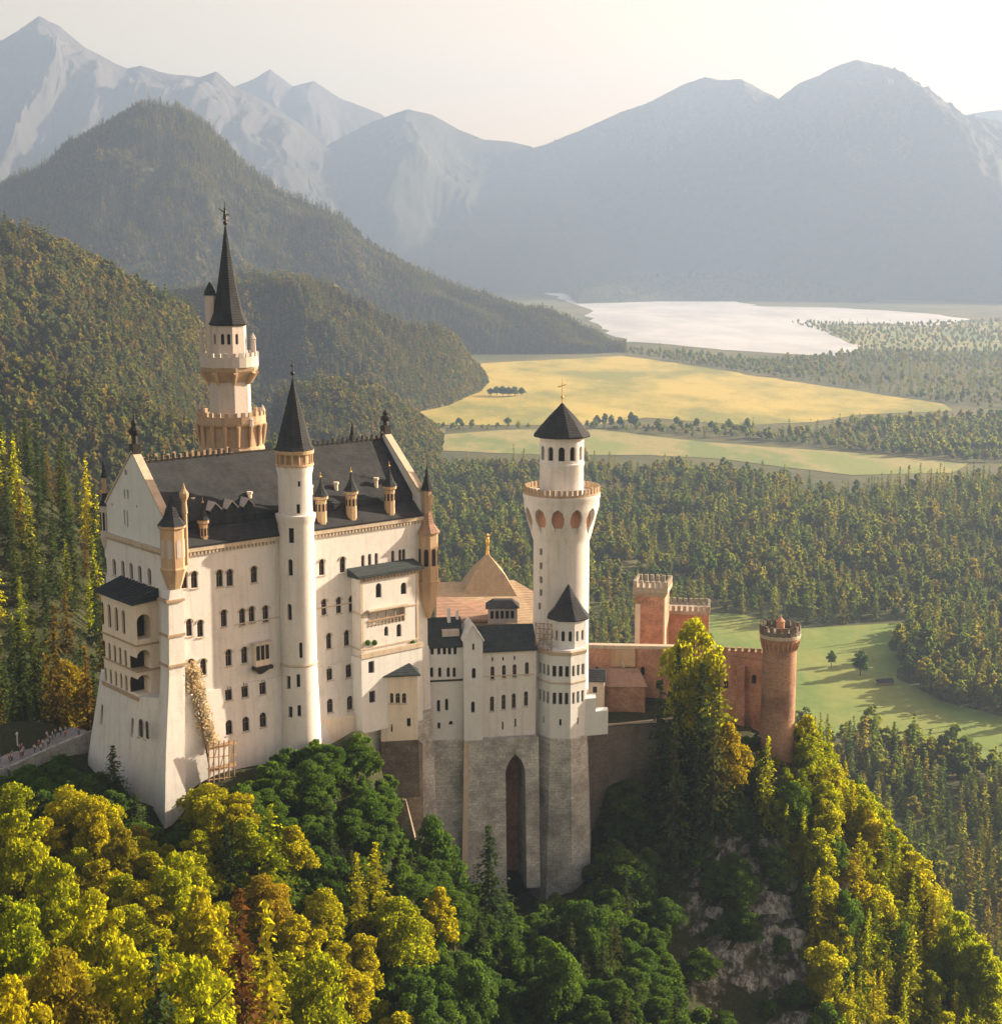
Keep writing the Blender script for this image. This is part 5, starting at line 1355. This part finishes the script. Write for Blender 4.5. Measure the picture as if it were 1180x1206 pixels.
# ---- trees the photo singles out: (px, py of the top, distance, kind, material, half width px, label)
HERO = [
 (245, 925, 237, 'b', 'yellow', 42, 'yellow-green tree in front of the palace corner, its right half sunlit'),
 (318, 948, 229, 'c', 'yellow', 34, 'golden pointed conifer below the stair tower'),
 (442, 992, 240, 'c', 'yellow', 32, 'slim conifer with a bright yellow right flank, left of the stone spur'),
 (282, 1045, 186, 'c', 'brownfir', 44, 'large rusty brown spruce at the bottom edge'),
 (312, 1062, 192, 'c', 'yellow', 30, 'golden spruce just right of the rusty brown one'),
 (182, 1112, 170, 'c', 'conifer', 30, 'dark spruce spire rising out of the yellow trees at the bottom left'),
 (372, 1122, 205, 'b', 'yellow', 38, 'bright yellow round tree at the bottom edge, right of the brown spruce'),
 (518, 1045, 246, 'b', 'yellow', 30, 'yellow-topped tree in front of the stone spur'),
 (492, 1085, 240, 'b', 'yellow', 34, 'yellow rounded tree lower left of the arch'),
 (575, 972, 262, 'c', 'conifer', 36, 'dark green conifer standing in front of the grey stone base, left of the tall arch'),
 (508, 962, 266, 'b', 'green', 26, 'dark tree between the stone spur and the grey stone base'),
 (655, 1112, 246, 'b', 'green', 44, 'broad green tree below the stone base of the polygonal tower'),
 (560, 1135, 236, 'b', 'green', 34, 'green tree at the bottom edge below the tall arch'),
 (490, 1150, 226, 'b', 'green', 40, 'olive green tree at the bottom edge, below the yellow rounded tree'),
 (730, 1000, 284, 'b', 'green', 34, 'green tree right of the stone base of the polygonal tower'),
 (690, 1062, 266, 'b', 'green', 34, 'mid green tree at the foot of the polygonal tower'),
 (742, 920, 297, 'b', 'green', 34, 'dark tree in front of the dark rubble retaining wall'),
 (132, 878, 247, 'c', 'conifer', 26, 'dark conifer against the left foot of the palace'),
 (62, 925, 245, 'b', 'green', 42, 'dark tree below the crowded path'),
 (100, 915, 245, 'b', 'green', 36, 'dark bushy tree between the path wall and the palace foot'),
 (160, 935, 240, 'c', 'conifer', 24, 'dark conifer in front of the white palace base'),
 (818, 730, 305, 'b', 'yellow', 30, 'bright lime crown in front of the brick gatehouse'),
 (800, 760, 301, 'c', 'conifer', 30, 'tall dark conifer left of the bright lime crown'),
 (848, 760, 302, 'c', 'yellow', 26, 'tall conifer with sunlit right side before the brick wall'),
 (828, 780, 298, 'c', 'conifer', 26, 'dark green conifer in the middle of the group before the brick wall'),
 (778, 800, 297, 'c', 'conifer', 24, 'dark conifer at the left side of the conifer group before the brick wall'),
 (842, 815, 294, 'c', 'conifer', 22, 'lower dark conifer in front of the sunlit one before the brick wall'),
 (795, 850, 291, 'c', 'conifer', 26, 'dark conifer below the left side of the conifer group'),
 (858, 852, 299, 'b', 'autumn', 20, 'small orange-yellow tree at the foot of the brick wall'),
 (822, 868, 293, 'c', 'conifer', 28, 'dark conifer directly below the conifer group at the brick wall'),
 (905, 868, 296, 'c', 'yellow', 24, 'sunlit narrow tree just left of the round brick tower foot'),
 (952, 842, 312, 'b', 'yellow', 26, 'yellow tree just right of the round brick tower'),
 (945, 905, 302, 'c', 'yellow', 28, 'sunlit conifer below the round brick tower'),
 (975, 905, 305, 'c', 'yellow', 30, 'second sunlit conifer down the ridge from the round brick tower'),
 (1012, 925, 311, 'b', 'yellow', 32, 'yellow tree on the crest of the sunlit ridge'),
 (1040, 965, 306, 'c', 'yellow', 32, 'tall yellow conifer halfway down the sunlit ridge'),
 (1078, 1005, 310, 'b', 'yellow', 30, 'yellow rounded tree on the skyline of the lower ridge'),
 (1100, 1045, 303, 'c', 'yellow', 30, 'sunlit conifer low on the ridge skyline'),
 (1130, 1075, 300, 'b', 'yellow', 30, 'yellow tree near the right end of the ridge'),
 (1160, 1110, 298, 'b', 'yellow', 26, 'last yellow tree of the ridge at the right'),
 (1030, 1060, 292, 'c', 'yellow', 34, 'tall sunlit conifer in front of the ridge face'),
 (1075, 1090, 290, 'c', 'yellow', 32, 'bright conifer at the bottom right'),
 (992, 1000, 297, 'b', 'autumn', 30, 'golden yellow tree at the edge of the cliff'),
 (75, 778, 305, 'b', 'autumn', 26, 'yellow-green tree among dark conifers left of the palace'),
 (22, 955, 214, 'b', 'yellow', 44, 'golden tree at the left edge, topmost of the bright slope'),
 (108, 940, 226, 'b', 'yellow', 24, 'small golden tree just below the dark trees at the palace foot'),
 (140, 970, 222, 'b', 'autumn', 26, 'orange-gold tree right of the small golden one'),
 (60, 1010, 200, 'b', 'yellow', 44, 'golden tree second from the left edge'),
 (205, 1005, 214, 'b', 'yellow', 40, 'half shaded yellow-green tree below the palace corner'),
 (235, 1045, 204, 'b', 'yellow', 40, 'yellow-green tree left of the rusty brown spruce'),
 (20, 1065, 180, 'b', 'yellow', 50, 'big golden tree at the left edge near the bottom'),
 (110, 1050, 188, 'b', 'yellow', 42, 'golden tree in the middle of the bright left slope'),
 (70, 1120, 168, 'b', 'autumn', 50, 'orange tinted tree at the bottom left'),
 (150, 1120, 172, 'b', 'yellow', 44, 'golden tree left of the dark spruce spire'),
 (230, 1130, 176, 'b', 'yellow', 42, 'golden tree right of the dark spruce spire'),
 (10, 1150, 160, 'b', 'yellow', 55, 'golden tree in the bottom left corner'),
]
random.seed(5)
for px, py, Y, kd, mn, hw, lab in HERO:
    q = P(px, py, Y); gz = float(ground(q.x, q.y)) - .6
    H_ = max(q.z - gz, 6.0); base_h = HC if kd == 'c' else HB * 1.0
    r_ = 3.1 if kd == 'c' else 4.2
    d_ = Y / FPX * hw / r_
    d_ = max(d_, (.72 if kd == 'b' and py != 730 else .6 if kd == 'b' else .95) * H_ / base_h)
    tree(kd, mn, q.x, q.y, q.z - H_, d_, H_ / base_h, lab); placed.append((q.x, q.y, d_ * r_ * 1.15))
nb = nc = 0
from collections import defaultdict
spare = defaultdict(list)
# ---- the rest of the wood on the castle rock
cand = []
xs = rng.uniform(-120, 170, 16000); ys = rng.uniform(120, 345, 16000)
o_ = np.argsort(ys + rng.uniform(0, 60, 16000)); xs, ys = xs[o_], ys[o_]; zs = ground(xs, ys)
FOOT = [fr(-9, -6), fr(LEN + 2, -6), f2(22, -6), (wx + 8, wy - 8), (wx + 8, 300), (68, 318), (70, 345), (-30, 345), fr(LEN, 30), fr(-9, 30)]
infoot = in_poly(xs, ys, FOOT)
for x, y, z, bad in zip(xs, ys, zs, infoot):
    if bad or z < 20: continue
    left = x < -12 + (y - 200) * -.1 and y < 236; ridge = x > 54 and y > 255
    cliff = 31 < x < 58 and 240 < y < 298 and z < 150
    if cliff and random.random() < .93: continue
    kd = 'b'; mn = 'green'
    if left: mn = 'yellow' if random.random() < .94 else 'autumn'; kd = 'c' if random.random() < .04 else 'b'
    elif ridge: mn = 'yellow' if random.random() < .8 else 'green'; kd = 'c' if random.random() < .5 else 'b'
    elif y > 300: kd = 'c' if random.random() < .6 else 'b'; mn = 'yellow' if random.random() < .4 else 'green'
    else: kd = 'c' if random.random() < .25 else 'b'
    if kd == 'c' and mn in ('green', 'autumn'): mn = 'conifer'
    s_ = random.uniform(.75, 1.15) * (.8 if not left else 1.0)
    Ht = (HC * .85 if kd == 'c' else HB) * s_ * (1.25 if ridge else 1)
    if not ridge and not left and y > 236 and y < 300 and x > -60: Ht *= .8
    px, ptop = proj(x, y, z + Ht); pxb, pb = proj(x, y, z)
    if px < -60 or px > 1240 or ptop > 1230 or pb < 700: continue
    hw = 3.6 * s_ / y * FPX
    vb = max(vis_bottom(px), vis_bottom(px - hw * .7), vis_bottom(px + hw * .7))
    if px < 945 and ptop < vb:
        if pb > vb + 15 and ptop < vb: Ht *= .7; ptop = proj(x, y, z + Ht)[1]; s_ *= .8
        if ptop < vb: continue
    sp = 5.2 * s_ if left else 3.9 * s_ if ridge else 4.6 * s_
    if not ok_space(x, y, sp): continue
    placed.append((x, y, sp))
    if (kd == 'b' and nb >= 175) or (kd == 'c' and nc >= 70) or (ptop > 1206 and random.random() < .8):
        spare[(kd, mn)].append((x, y, z - .5, s_ * (1.15 if kd == 'b' else 1.05), Ht / (HC if kd == 'c' else HB))); continue
    nb += kd == 'b'; nc += kd == 'c'
    reg = 'on the bright slope at the bottom left' if left else 'on the sunlit ridge at the right' if ridge else 'on the shaded slope below the castle'
    word = {'yellow': 'yellow-green', 'autumn': 'golden orange', 'green': 'dark green', 'conifer': 'dark'}[mn]
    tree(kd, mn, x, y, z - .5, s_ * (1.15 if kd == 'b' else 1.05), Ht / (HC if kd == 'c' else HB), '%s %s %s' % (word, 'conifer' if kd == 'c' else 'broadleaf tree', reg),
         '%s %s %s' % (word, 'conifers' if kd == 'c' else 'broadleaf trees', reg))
print('rock trees', nb, nc)
# ---- low bushes that close the gaps on the rock
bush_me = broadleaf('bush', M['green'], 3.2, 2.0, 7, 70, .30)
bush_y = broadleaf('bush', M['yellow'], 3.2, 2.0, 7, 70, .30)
# ================================================================== conifer hillside at the left, behind the palace
hill_pts = []
xs = rng.uniform(-300, -30, 9000); ys = rng.uniform(276, 760, 9000); zs = ground(xs, ys)
grid_taken = {}
def free(x, y, d):
    k = (int(x // d), int(y // d))
    for i in (-1, 0, 1):
        for j in (-1, 0, 1):
            for a, b in grid_taken.get((k[0] + i, k[1] + j), ()):
                if (a - x) ** 2 + (b - y) ** 2 < d * d: return False
    grid_taken.setdefault(k, []).append((x, y)); return True
for x, y, z in zip(xs, ys, zs):
    if in_poly(np.array([x]), np.array([y]), FOOT)[0] or z < 8: continue
    if abs(proj(x, y, z)[0]) > 1e5: continue
    px, pt = proj(x, y, z + 18)
    if px < -40 or px > 520: continue
    if proj(x, y, z + 20)[1] < 440 + max(0, px) * .9 - 5 and px < 120: z = z
    if y < 296 and px > -30: 
        if proj(x, y, z)[1] > 905: continue
    if not free(x, y, 5.6): continue
    hill_pts.append((x, y, z))
hill_pts.sort(key=lambda p: p[1])

# ================================================================== mid and far trees
CM = [conifer('c%d' % i, M['forest'], 22, 4.4 + .5 * i, 18, 8, 6, 1.0, .03) for i in range(3)]
BM = [broadleaf('b%d' % i, M['forest'], 17, 5.2, 11, 52, .95) for i in range(3)]
CL = [conifer('cl%d' % i, M['forest'], 22, 4.2, 9, 5, 3, 1.9, .05) for i in range(2)]
BLo = [broadleaf('bl%d' % i, M['forest'], 15, 6.0, 7, 15, 2.0) for i in range(3)]
CLf = [conifer('clf%d' % i, M['farforest'], 22, 4.2, 9, 5, 3, 1.9, .05) for i in range(2)]
BLf = [broadleaf('blf%d' % i, M['farforest'], 15, 6.0, 7, 15, 2.0) for i in range(3)]
CH = [conifer('ch%d' % i, M['conifer'] if i < 2 else M['yellow'], 19, 3.3, 22, 9, 6, .62, .06) for i in range(3)]
M['goldfir'] = leaf('golden_needles', [(0.11, 0.09, 0.025), (0.14, 0.10, 0.025), (0.10, 0.10, 0.028)], (2.0, 1.7, 0.6), 0.4)
CHa = conifer('cha', M['goldfir'], 19, 3.3, 22, 9, 6, .62, .06)
def src(me):
    o = bpy.data.objects.new(me.name + '_source', me); return o
def forest(name, pts, meshes, idx, sc, label=None):
    """one object nobody could count: points that carry tree meshes"""
    me = bpy.data.meshes.new(name); me.vertices.add(len(pts)); me.vertices.foreach_set('co', np.asarray(pts, np.float32).ravel())
    n = len(pts)
    a = me.attributes.new('idx', 'INT', 'POINT'); a.data.foreach_set('value', np.asarray(idx, np.int32))
    a = me.attributes.new('sc', 'FLOAT_VECTOR', 'POINT'); a.data.foreach_set('vector', np.asarray(sc, np.float32).ravel())
    a = me.attributes.new('rot', 'FLOAT', 'POINT'); a.data.foreach_set('value', rng.uniform(0, 6.28, n).astype(np.float32))
    o = bpy.data.objects.new(name, me); COL.objects.link(o); o['kind'] = 'stuff'
    if label: o['label'] = label
    ng = bpy.data.node_groups.new(name, 'GeometryNodeTree')
    ng.interface.new_socket('Geometry', in_out='INPUT', socket_type='NodeSocketGeometry'); ng.interface.new_socket('Geometry', in_out='OUTPUT', socket_type='NodeSocketGeometry')
    N = ng.nodes; L = ng.links
    gi = N.new('NodeGroupInput'); go = N.new('NodeGroupOutput'); ip = N.new('GeometryNodeInstanceOnPoints')
    g2 = N.new('GeometryNodeGeometryToInstance')
    for k, mm in enumerate(reversed(meshes)):
        oi = N.new('GeometryNodeObjectInfo'); oi.inputs['Object'].default_value = src(mm)
        L.new(oi.outputs['Geometry'], g2.inputs[0])
    def attr(nm, dt):
        q = N.new('GeometryNodeInputNamedAttribute'); q.data_type = dt; q.inputs['Name'].default_value = nm; return q.outputs['Attribute']
    cb = N.new('ShaderNodeCombineXYZ'); L.new(attr('rot', 'FLOAT'), cb.inputs[2])
    L.new(gi.outputs[0], ip.inputs['Points']); L.new(g2.outputs[0], ip.inputs['Instance']); ip.inputs['Pick Instance'].default_value = True
    L.new(attr('idx', 'INT'), ip.inputs['Instance Index']); L.new(cb.outputs[0], ip.inputs['Rotation']); L.new(attr('sc', 'FLOAT_VECTOR'), ip.inputs['Scale'])
    L.new(ip.outputs[0], go.inputs[0])
    md = o.modifiers.new('scatter', 'NODES'); md.node_group = ng
    return o
i_ = 0; pp_, ii_, ss_ = [], [], []; ms_ = []
for (kd, mn), L_ in spare.items():
    mm = (CN if kd == 'c' else BL)[mn]; ms_ += mm
    for x, y, z, a, b in L_: pp_.append((x, y, z)); ii_.append(i_ + random.randrange(3)); ss_.append((a, a, b))
    i_ += 3
print('spare', len(pp_))
if pp_: forest('rock_wood', np.array(pp_), ms_, ii_, np.array(ss_), 'denser trees filling the wood on the castle rock')
# left hillside: nearest ones are trees of their own, the rest one mass
random.seed(9)
n_ind = 100
for x, y, z in hill_pts[:n_ind]:
    s_ = random.uniform(.8, 1.2)
    aut = random.random() < .22
    e = thing('conifer_tree', (x, y, z - .5), 'golden conifer on the hillside left of the palace' if aut else 'dark conifer on the hillside left of the palace', 'tree', 'golden conifers on the left hillside' if aut else 'dark conifers on the left hillside', random.uniform(0, 6))
    e.scale = (s_, s_, s_ * random.uniform(.85, 1.15))
    o = bpy.data.objects.new('crown', CHa if aut else CH[random.randrange(2)]); COL.objects.link(o); o.parent = e
    o = bpy.data.objects.new('trunk', TC); COL.objects.link(o); o.parent = e
rest = np.array(hill_pts[n_ind:])
idx = rng.choice(4, len(rest), p=[.3, .3, .18, .22]); sc = rng.uniform(.75, 1.25, (len(rest), 1)) * np.ones((1, 3)); sc[:, 2] *= rng.uniform(.85, 1.15, len(rest))
forest('hillside_forest', rest, CH + [CHa], idx, sc, 'conifer wood on the hillside left of the palace')
print('hillside', len(hill_pts))

def plane_scatter(poly, n, d, z=0.0, seed=0, holes=()):
    ps = [onz(x, y, 0) for x, y in poly]
    x0, x1 = min(p.x for p in ps), max(p.x for p in ps); y0, y1 = min(p.y for p in ps), max(p.y for p in ps)
    X = rng.uniform(x0, x1, n); Y = rng.uniform(y0, y1, n)
    kx_ = in_poly(X, Y, [(p.x, p.y) for p in ps])
    for h in holes:
        hp = [onz(a, b, 0) for a, b in h]; kx_ &= ~in_poly(X, Y, [(p.x, p.y) for p in hp])
    dens = fbm(X / 120, Y / 120, 3, seed) > -.55
    X, Y = X[kx_ & dens], Y[kx_ & dens]
    taken = {}; out = []
    for x, y in zip(X, Y):
        k = (int(x // d), int(y // d)); okk = True
        for i in (-1, 0, 1):
            for j in (-1, 0, 1):
                for a, b in taken.get((k[0] + i, k[1] + j), ()):
                    if (a - x) ** 2 + (b - y) ** 2 < d * d: okk = False
        if okk: taken.setdefault(k, []).append((x, y)); out.append((x, y, 0.0))
    return np.array(out)
def mk(pts, pc_, meshes_c, meshes_b, smin, smax, name, label, patch=200, bias=0.0):
    """conifers and broadleaves in patches"""
    n = len(pts); f = fbm(pts[:, 0] / patch, pts[:, 1] / patch, 4, 3) * 1.6 + rng.normal(0, .35, n) + bias
    isb = f > pc_
    idx = np.where(isb, len(meshes_c) + rng.integers(0, len(meshes_b), n), rng.integers(0, len(meshes_c), n))
    sc = rng.uniform(smin * .8, smax * 1.05, (n, 1)) * np.ones((1, 3)) * (1 + .45 * fbm(pts[:, 0] / 70, pts[:, 1] / 70, 3, 8))[:, None]; sc[:, 2] *= rng.uniform(.75, 1.2, n)
    return forest(name, pts, meshes_c + meshes_b, idx, sc, label)
FA = [(480, 556), (560, 554), (640, 554), (760, 556), (850, 562), (960, 580), (1110, 578), (1160, 566), (1300, 556), (1300, 735), (1080, 728), (940, 737), (860, 722), (800, 722), (760, 760), (690, 800), (480, 800), (440, 640)]
FB = [(1062, 800), (1055, 765), (1078, 735), (1300, 715), (1300, 865), (1180, 846), (1108, 830)]
FC = [(925, 858), (1000, 880), (1120, 905), (1300, 915), (1300, 1330), (1120, 1330), (900, 1150), (880, 900)]
pa = plane_scatter(FA, 60000, 8.6, seed=2); pb_ = plane_scatter(FB, 6000, 7.0, seed=3); pc2 = plane_scatter(FC, 9000, 7.2, seed=4)
pc2 = pc2[ground(pc2[:, 0], pc2[:, 1]) < 3]
print('valley', len(pa), len(pb_), len(pc2))
# the front rows that show largest stand as trees of their own
near = np.concatenate([pb_[np.argsort(pb_[:, 1])][:60], pc2[np.argsort(pc2[:, 1])][:0]])
vis = []
for arr, lim in ((pb_, 50), (pc2, 70), (pa, 50)):
    px, py = proj_np(arr[:, 0], arr[:, 1], arr[:, 2]); m_ = (px > 700) & (px < 1200)
    o_ = np.argsort(np.where(m_, arr[:, 1], 1e9))[:lim]; vis.append(o_)
TM = trunk_mesh('trunk', 20, .4, False)
for arr, o_, where in ((pb_, vis[0], 'in the dark clump right of the pasture'), (pc2, vis[1], 'in the wood below the pasture at the right'), (pa, vis[2], 'on the front edge of the valley forest')):
    for x, y, z in arr[o_]:
        cf = random.random() < (.75 if arr is not pb_ else .35)
        s_ = random.uniform(.85, 1.2)
        e = thing('conifer_tree' if cf else 'broadleaf_tree', (x, y, 0), ('tall dark conifer ' if cf else 'dark rounded tree ') + where, 'tree', ('conifers ' if cf else 'rounded trees ') + where, random.uniform(0, 6))
        e.scale = (s_, s_, s_)
        o = bpy.data.objects.new('crown', random.choice(CM if cf else BM)); COL.objects.link(o); o.parent = e
        o = bpy.data.objects.new('trunk', TM if cf else TB); COL.objects.link(o); o.parent = e
pa, pb_, pc2 = np.delete(pa, vis[2], 0), np.delete(pb_, vis[0], 0), np.delete(pc2, vis[1], 0)
mk(pa, -.2, CM, BM, .75, 1.2, 'valley_forest', 'mixed forest covering the valley behind the castle', 160)
mk(pb_, .0, CM, BM, .85, 1.2, 'dark_wood', 'dark wood right of the green pasture', 120)
mk(pc2, .3, CM, BM, .8, 1.2, 'lower_wood', 'dark conifer wood below the pasture', 120)
# bands between and beyond the fields
def far(poly, n, d, name, label, s0=.8, s1=1.2, bias=.4, seed=0):
    p = plane_scatter(poly, n, d, seed=seed)
    if len(p): mk(p, .3, CL, BLo, s0, s1, name, label, 300, bias)
    print(name, len(p))
far([(735, 412), (800, 417), (900, 426), (1015, 414), (1300, 416), (1300, 492), (1180, 482), (1110, 474), (1000, 457), (880, 439), (790, 425), (740, 417)], 40000, 17, 'far_woodland', 'scattered woodland between the meadow and the lake', .6, 1.0, .6, 8)
far([(880, 516), (960, 510), (1010, 500), (1125, 494), (1300, 498), (1300, 545), (1150, 545), (1000, 531), (890, 518)], 16000, 12, 'field_woodland', 'woodland strip right of the two pale meadows', .7, 1.1, .3, 9)
far([(498, 508), (498, 504), (600, 503.5), (700, 503.5), (790, 503), (885, 508), (900, 518), (820, 514), (700, 506), (600, 506)], 3500, 13, 'field_hedge', 'hedge line between the two meadows', .5, .8, .6, 10)
far([(400, 500), (455, 480), (470, 500), (505, 515), (520, 532), (500, 548), (440, 600), (380, 600)], 9000, 10, 'riverside_wood', 'light wood left of the meadows', .7, 1.1, 1.2, 11)
far([(930, 380), (1060, 382), (1180, 377), (1300, 384), (1300, 416), (1100, 414), (1015, 412), (985, 396)], 5200, 22, 'shore_trees', 'trees on the lake shore', .6, .9, .5, 12)
# wooded slopes
def slope(gr, n, s0, s1, name, label, bias=.2, v0=0, v1=1.0):
    p = sample(gr, n, v0, v1); px, py = proj_np(p[:, 0], p[:, 1], p[:, 2]); k = (px > -60) & (px < 1240) & (p[:, 2] > -1); p = p[k]
    mk(p, .35, CLf, BLf, s0, s1, name, label, 200, bias); print(name, len(p))
slope(g_h1, 26000, .55, .95, 'slope_forest', 'forest on the near left hillside', .1)
slope(g_h1b, 9000, .6, 1.0, 'slope_forest', 'sunlit forest on the low ridge left of the keep', .5)
slope(g_h2, 18000, .7, 1.1, 'slope_forest', 'forest on the middle ridge behind the keep', .2)
slope(g_h2b, 3000, .7, 1.1, 'slope_forest', 'light forest at the foot of the middle ridge', .9)
slope(gl, 46000, .7, 1.1, 'slope_forest', 'forest on the cone shaped mountain', .1)

slope(g_is, 2600, .8, 1.2, 'slope_forest', 'forest on the low hill at the far lake shore', .2)

# ---- single trees in the fields
def lone(px, py, h, w_, kind, label, group=None):
    q = onz(px, py, 0); me = random.choice(CM if kind == 'c' else BL['green']); hh = 22 if kind == 'c' else 12; ww = 4 if kind == 'c' else 4.4
    e = thing('conifer_tree' if kind == 'c' else 'broadleaf_tree', (q.x, q.y, 0), label, 'tree', group, random.uniform(0, 6))
    e.scale = (w_ / ww, w_ / ww, h / hh)
    for nm, mm in (('crown', me), ('trunk', TM if kind == 'c' else TB)):
        o = bpy.data.objects.new(nm, mm); COL.objects.link(o); o.parent = e
lone(1013, 797, 17, 6.5, 'b', 'larger of the two lone dark trees on the green pasture')
lone(979, 785, 10.5, 3.2, 'b', 'smaller of the two lone dark trees on the green pasture')
for i, (x, y, h) in enumerate([(578, 466, 14), (585, 466, 17), (592, 467, 19), (599, 467, 17), (606, 467, 18), (614, 466, 15)]):
    lone(x, y, h, 9, 'b', 'dark round tree of the small clump in the middle of the bright meadow', 'clump in the bright meadow')
for i, (x, y, h) in enumerate([(598, 501, 12), (703, 503, 18), (712, 503, 21), (720, 504, 20), (730, 503, 16), (743, 503, 23), (748, 504, 19), (775, 503, 13), (797, 502, 15), (820, 505, 16), (838, 506, 13), (858, 507, 17), (880, 508, 20), (540, 500, 11), (515, 510, 12)]):
    lone(x, y, h, 6.5, 'b', 'hedge tree between the two meadows beyond the castle', 'hedge trees between the meadows')
q = onz(1042, 807, 0)
hut = thing('hay_barn', q, 'tiny dark low barn at the edge of the green pasture', 'barn')
g = rot2(q.x, q.y, .2)
m = MB(); m.fbox(g, -4.5, 4.5, -2.5, 2.5, 0, 2.4); m.build('wall', M['wood'], hut)
m = MB(); m.loft([[(*g(-5, -3), 2.41), (*g(-5, 0), 4.2), (*g(-5, 3), 2.41)], [(*g(5, -3), 2.41), (*g(5, 0), 4.2), (*g(5, 3), 2.41)]]); m.build('roof', M['slate'], hut)

# ---- plant climbing the facade beside the corner pier
cpl = thing('climbing_plant', onplane(240, 850, p0 + nF * 1, nF), 'pale golden climbing plant on the sunlit facade just right of the corner pier', 'plant')
C_ = []; N_ = []
for i in range(150):
    f = i / 150; q = onplane(226 + f * 22 + rng.normal(0, 4 * (1 - .4 * f)), 786 + f * 92, p0 + nF * (.5 + f * .9), nF)
    k = 26; d = rng.normal(size=(k, 3)) * (.38, .38, .55)
    C_.append(np.array(q)[None] + d); N_.append(rng.normal(size=(k, 3)) + np.array(nF)[None])
C_ = np.concatenate(C_) - np.array(cpl.location)[None]; N_ = np.concatenate(N_)
M['paleleaf'] = leaf('pale_leaves', [(.52, .47, .38), (.58, .53, .44)], (1.4, 1.2, .8), .35)
o = bpy.data.objects.new('foliage', quads_mesh('foliage', C_, rng.uniform(.14, .30, len(C_)), N_, M['paleleaf'])); COL.objects.link(o); o.parent = cpl
m = MB(); lastq = None
for i in range(9):
    q = onplane(226 + i / 8 * 22, 786 + i / 8 * 125, p0 + nF * (.3 + i / 8 * 2.4), nF)
    if lastq is not None: m.bar(lastq, q, .16)
    lastq = q
m.build('stem', M['bark'], cpl)

# ---- bushes and undergrowth on the castle rock (nobody could count them)
n = 12000
xs = rng.uniform(-115, 165, n); ys = rng.uniform(150, 345, n); zs = ground(xs, ys)
px, py = proj_np(xs, ys, zs + 2.8)
kk = ~in_poly(xs, ys, FOOT) & (px > -40) & (px < 1230) & (py < 1260) & (zs > 10)
vb = vis_bottom(px); kk &= (py > vb + 2) | (px > 945)
cl_ = (xs > 31) & (xs < 58) & (ys > 240) & (ys < 300) & (zs < 152); kk &= ~(cl_ & (rng.random(n) < .88))
xs, ys, zs = xs[kk], ys[kk], zs[kk]
sun_side = (xs > 56) | ((xs < -12) & (ys < 230))  # lit slopes take the yellow bush copy, shaded ones the green
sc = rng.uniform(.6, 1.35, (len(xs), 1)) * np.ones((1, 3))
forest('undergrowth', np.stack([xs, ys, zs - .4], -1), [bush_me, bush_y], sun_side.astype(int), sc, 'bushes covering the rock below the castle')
# vines and bushes clinging to the sunlit right of the cliff: part of the undergrowth above

# ================================================================== haze
me = bpy.data.meshes.new('haze'); bm = bmesh.new()
bmesh.ops.create_cube(bm, size=1)
bmesh.ops.scale(bm, vec=(18400, 16600, 1950), verts=bm.verts); bmesh.ops.translate(bm, vec=(0, -700 + 8300, 1950 / 2 - 110), verts=bm.verts)
bm.to_mesh(me); bm.free()
hz = bpy.data.objects.new('haze', me); COL.objects.link(hz); hz['kind'] = 'stuff'; hz['label'] = 'even haze over the valley'
hm = bpy.data.materials.new('haze'); hm.use_nodes = True; nt_ = hm.node_tree
for nd in list(nt_.nodes):
    if nd.type != 'OUTPUT_MATERIAL': nt_.nodes.remove(nd)
pv = nt_.nodes.new('ShaderNodeVolumePrincipled'); pv.inputs['Density'].default_value = HAZE_D
pv.inputs['Color'].default_value = HAZE_C; pv.inputs['Anisotropy'].default_value = HAZE_G
nt_.links.new(pv.outputs[0], nt_.nodes['Material Output'].inputs['Volume'])
me.materials.append(hm)

for o in SC.objects:
    if o.get('label') and len(o['label'].split()) > 16: print('LONG', o['label'])
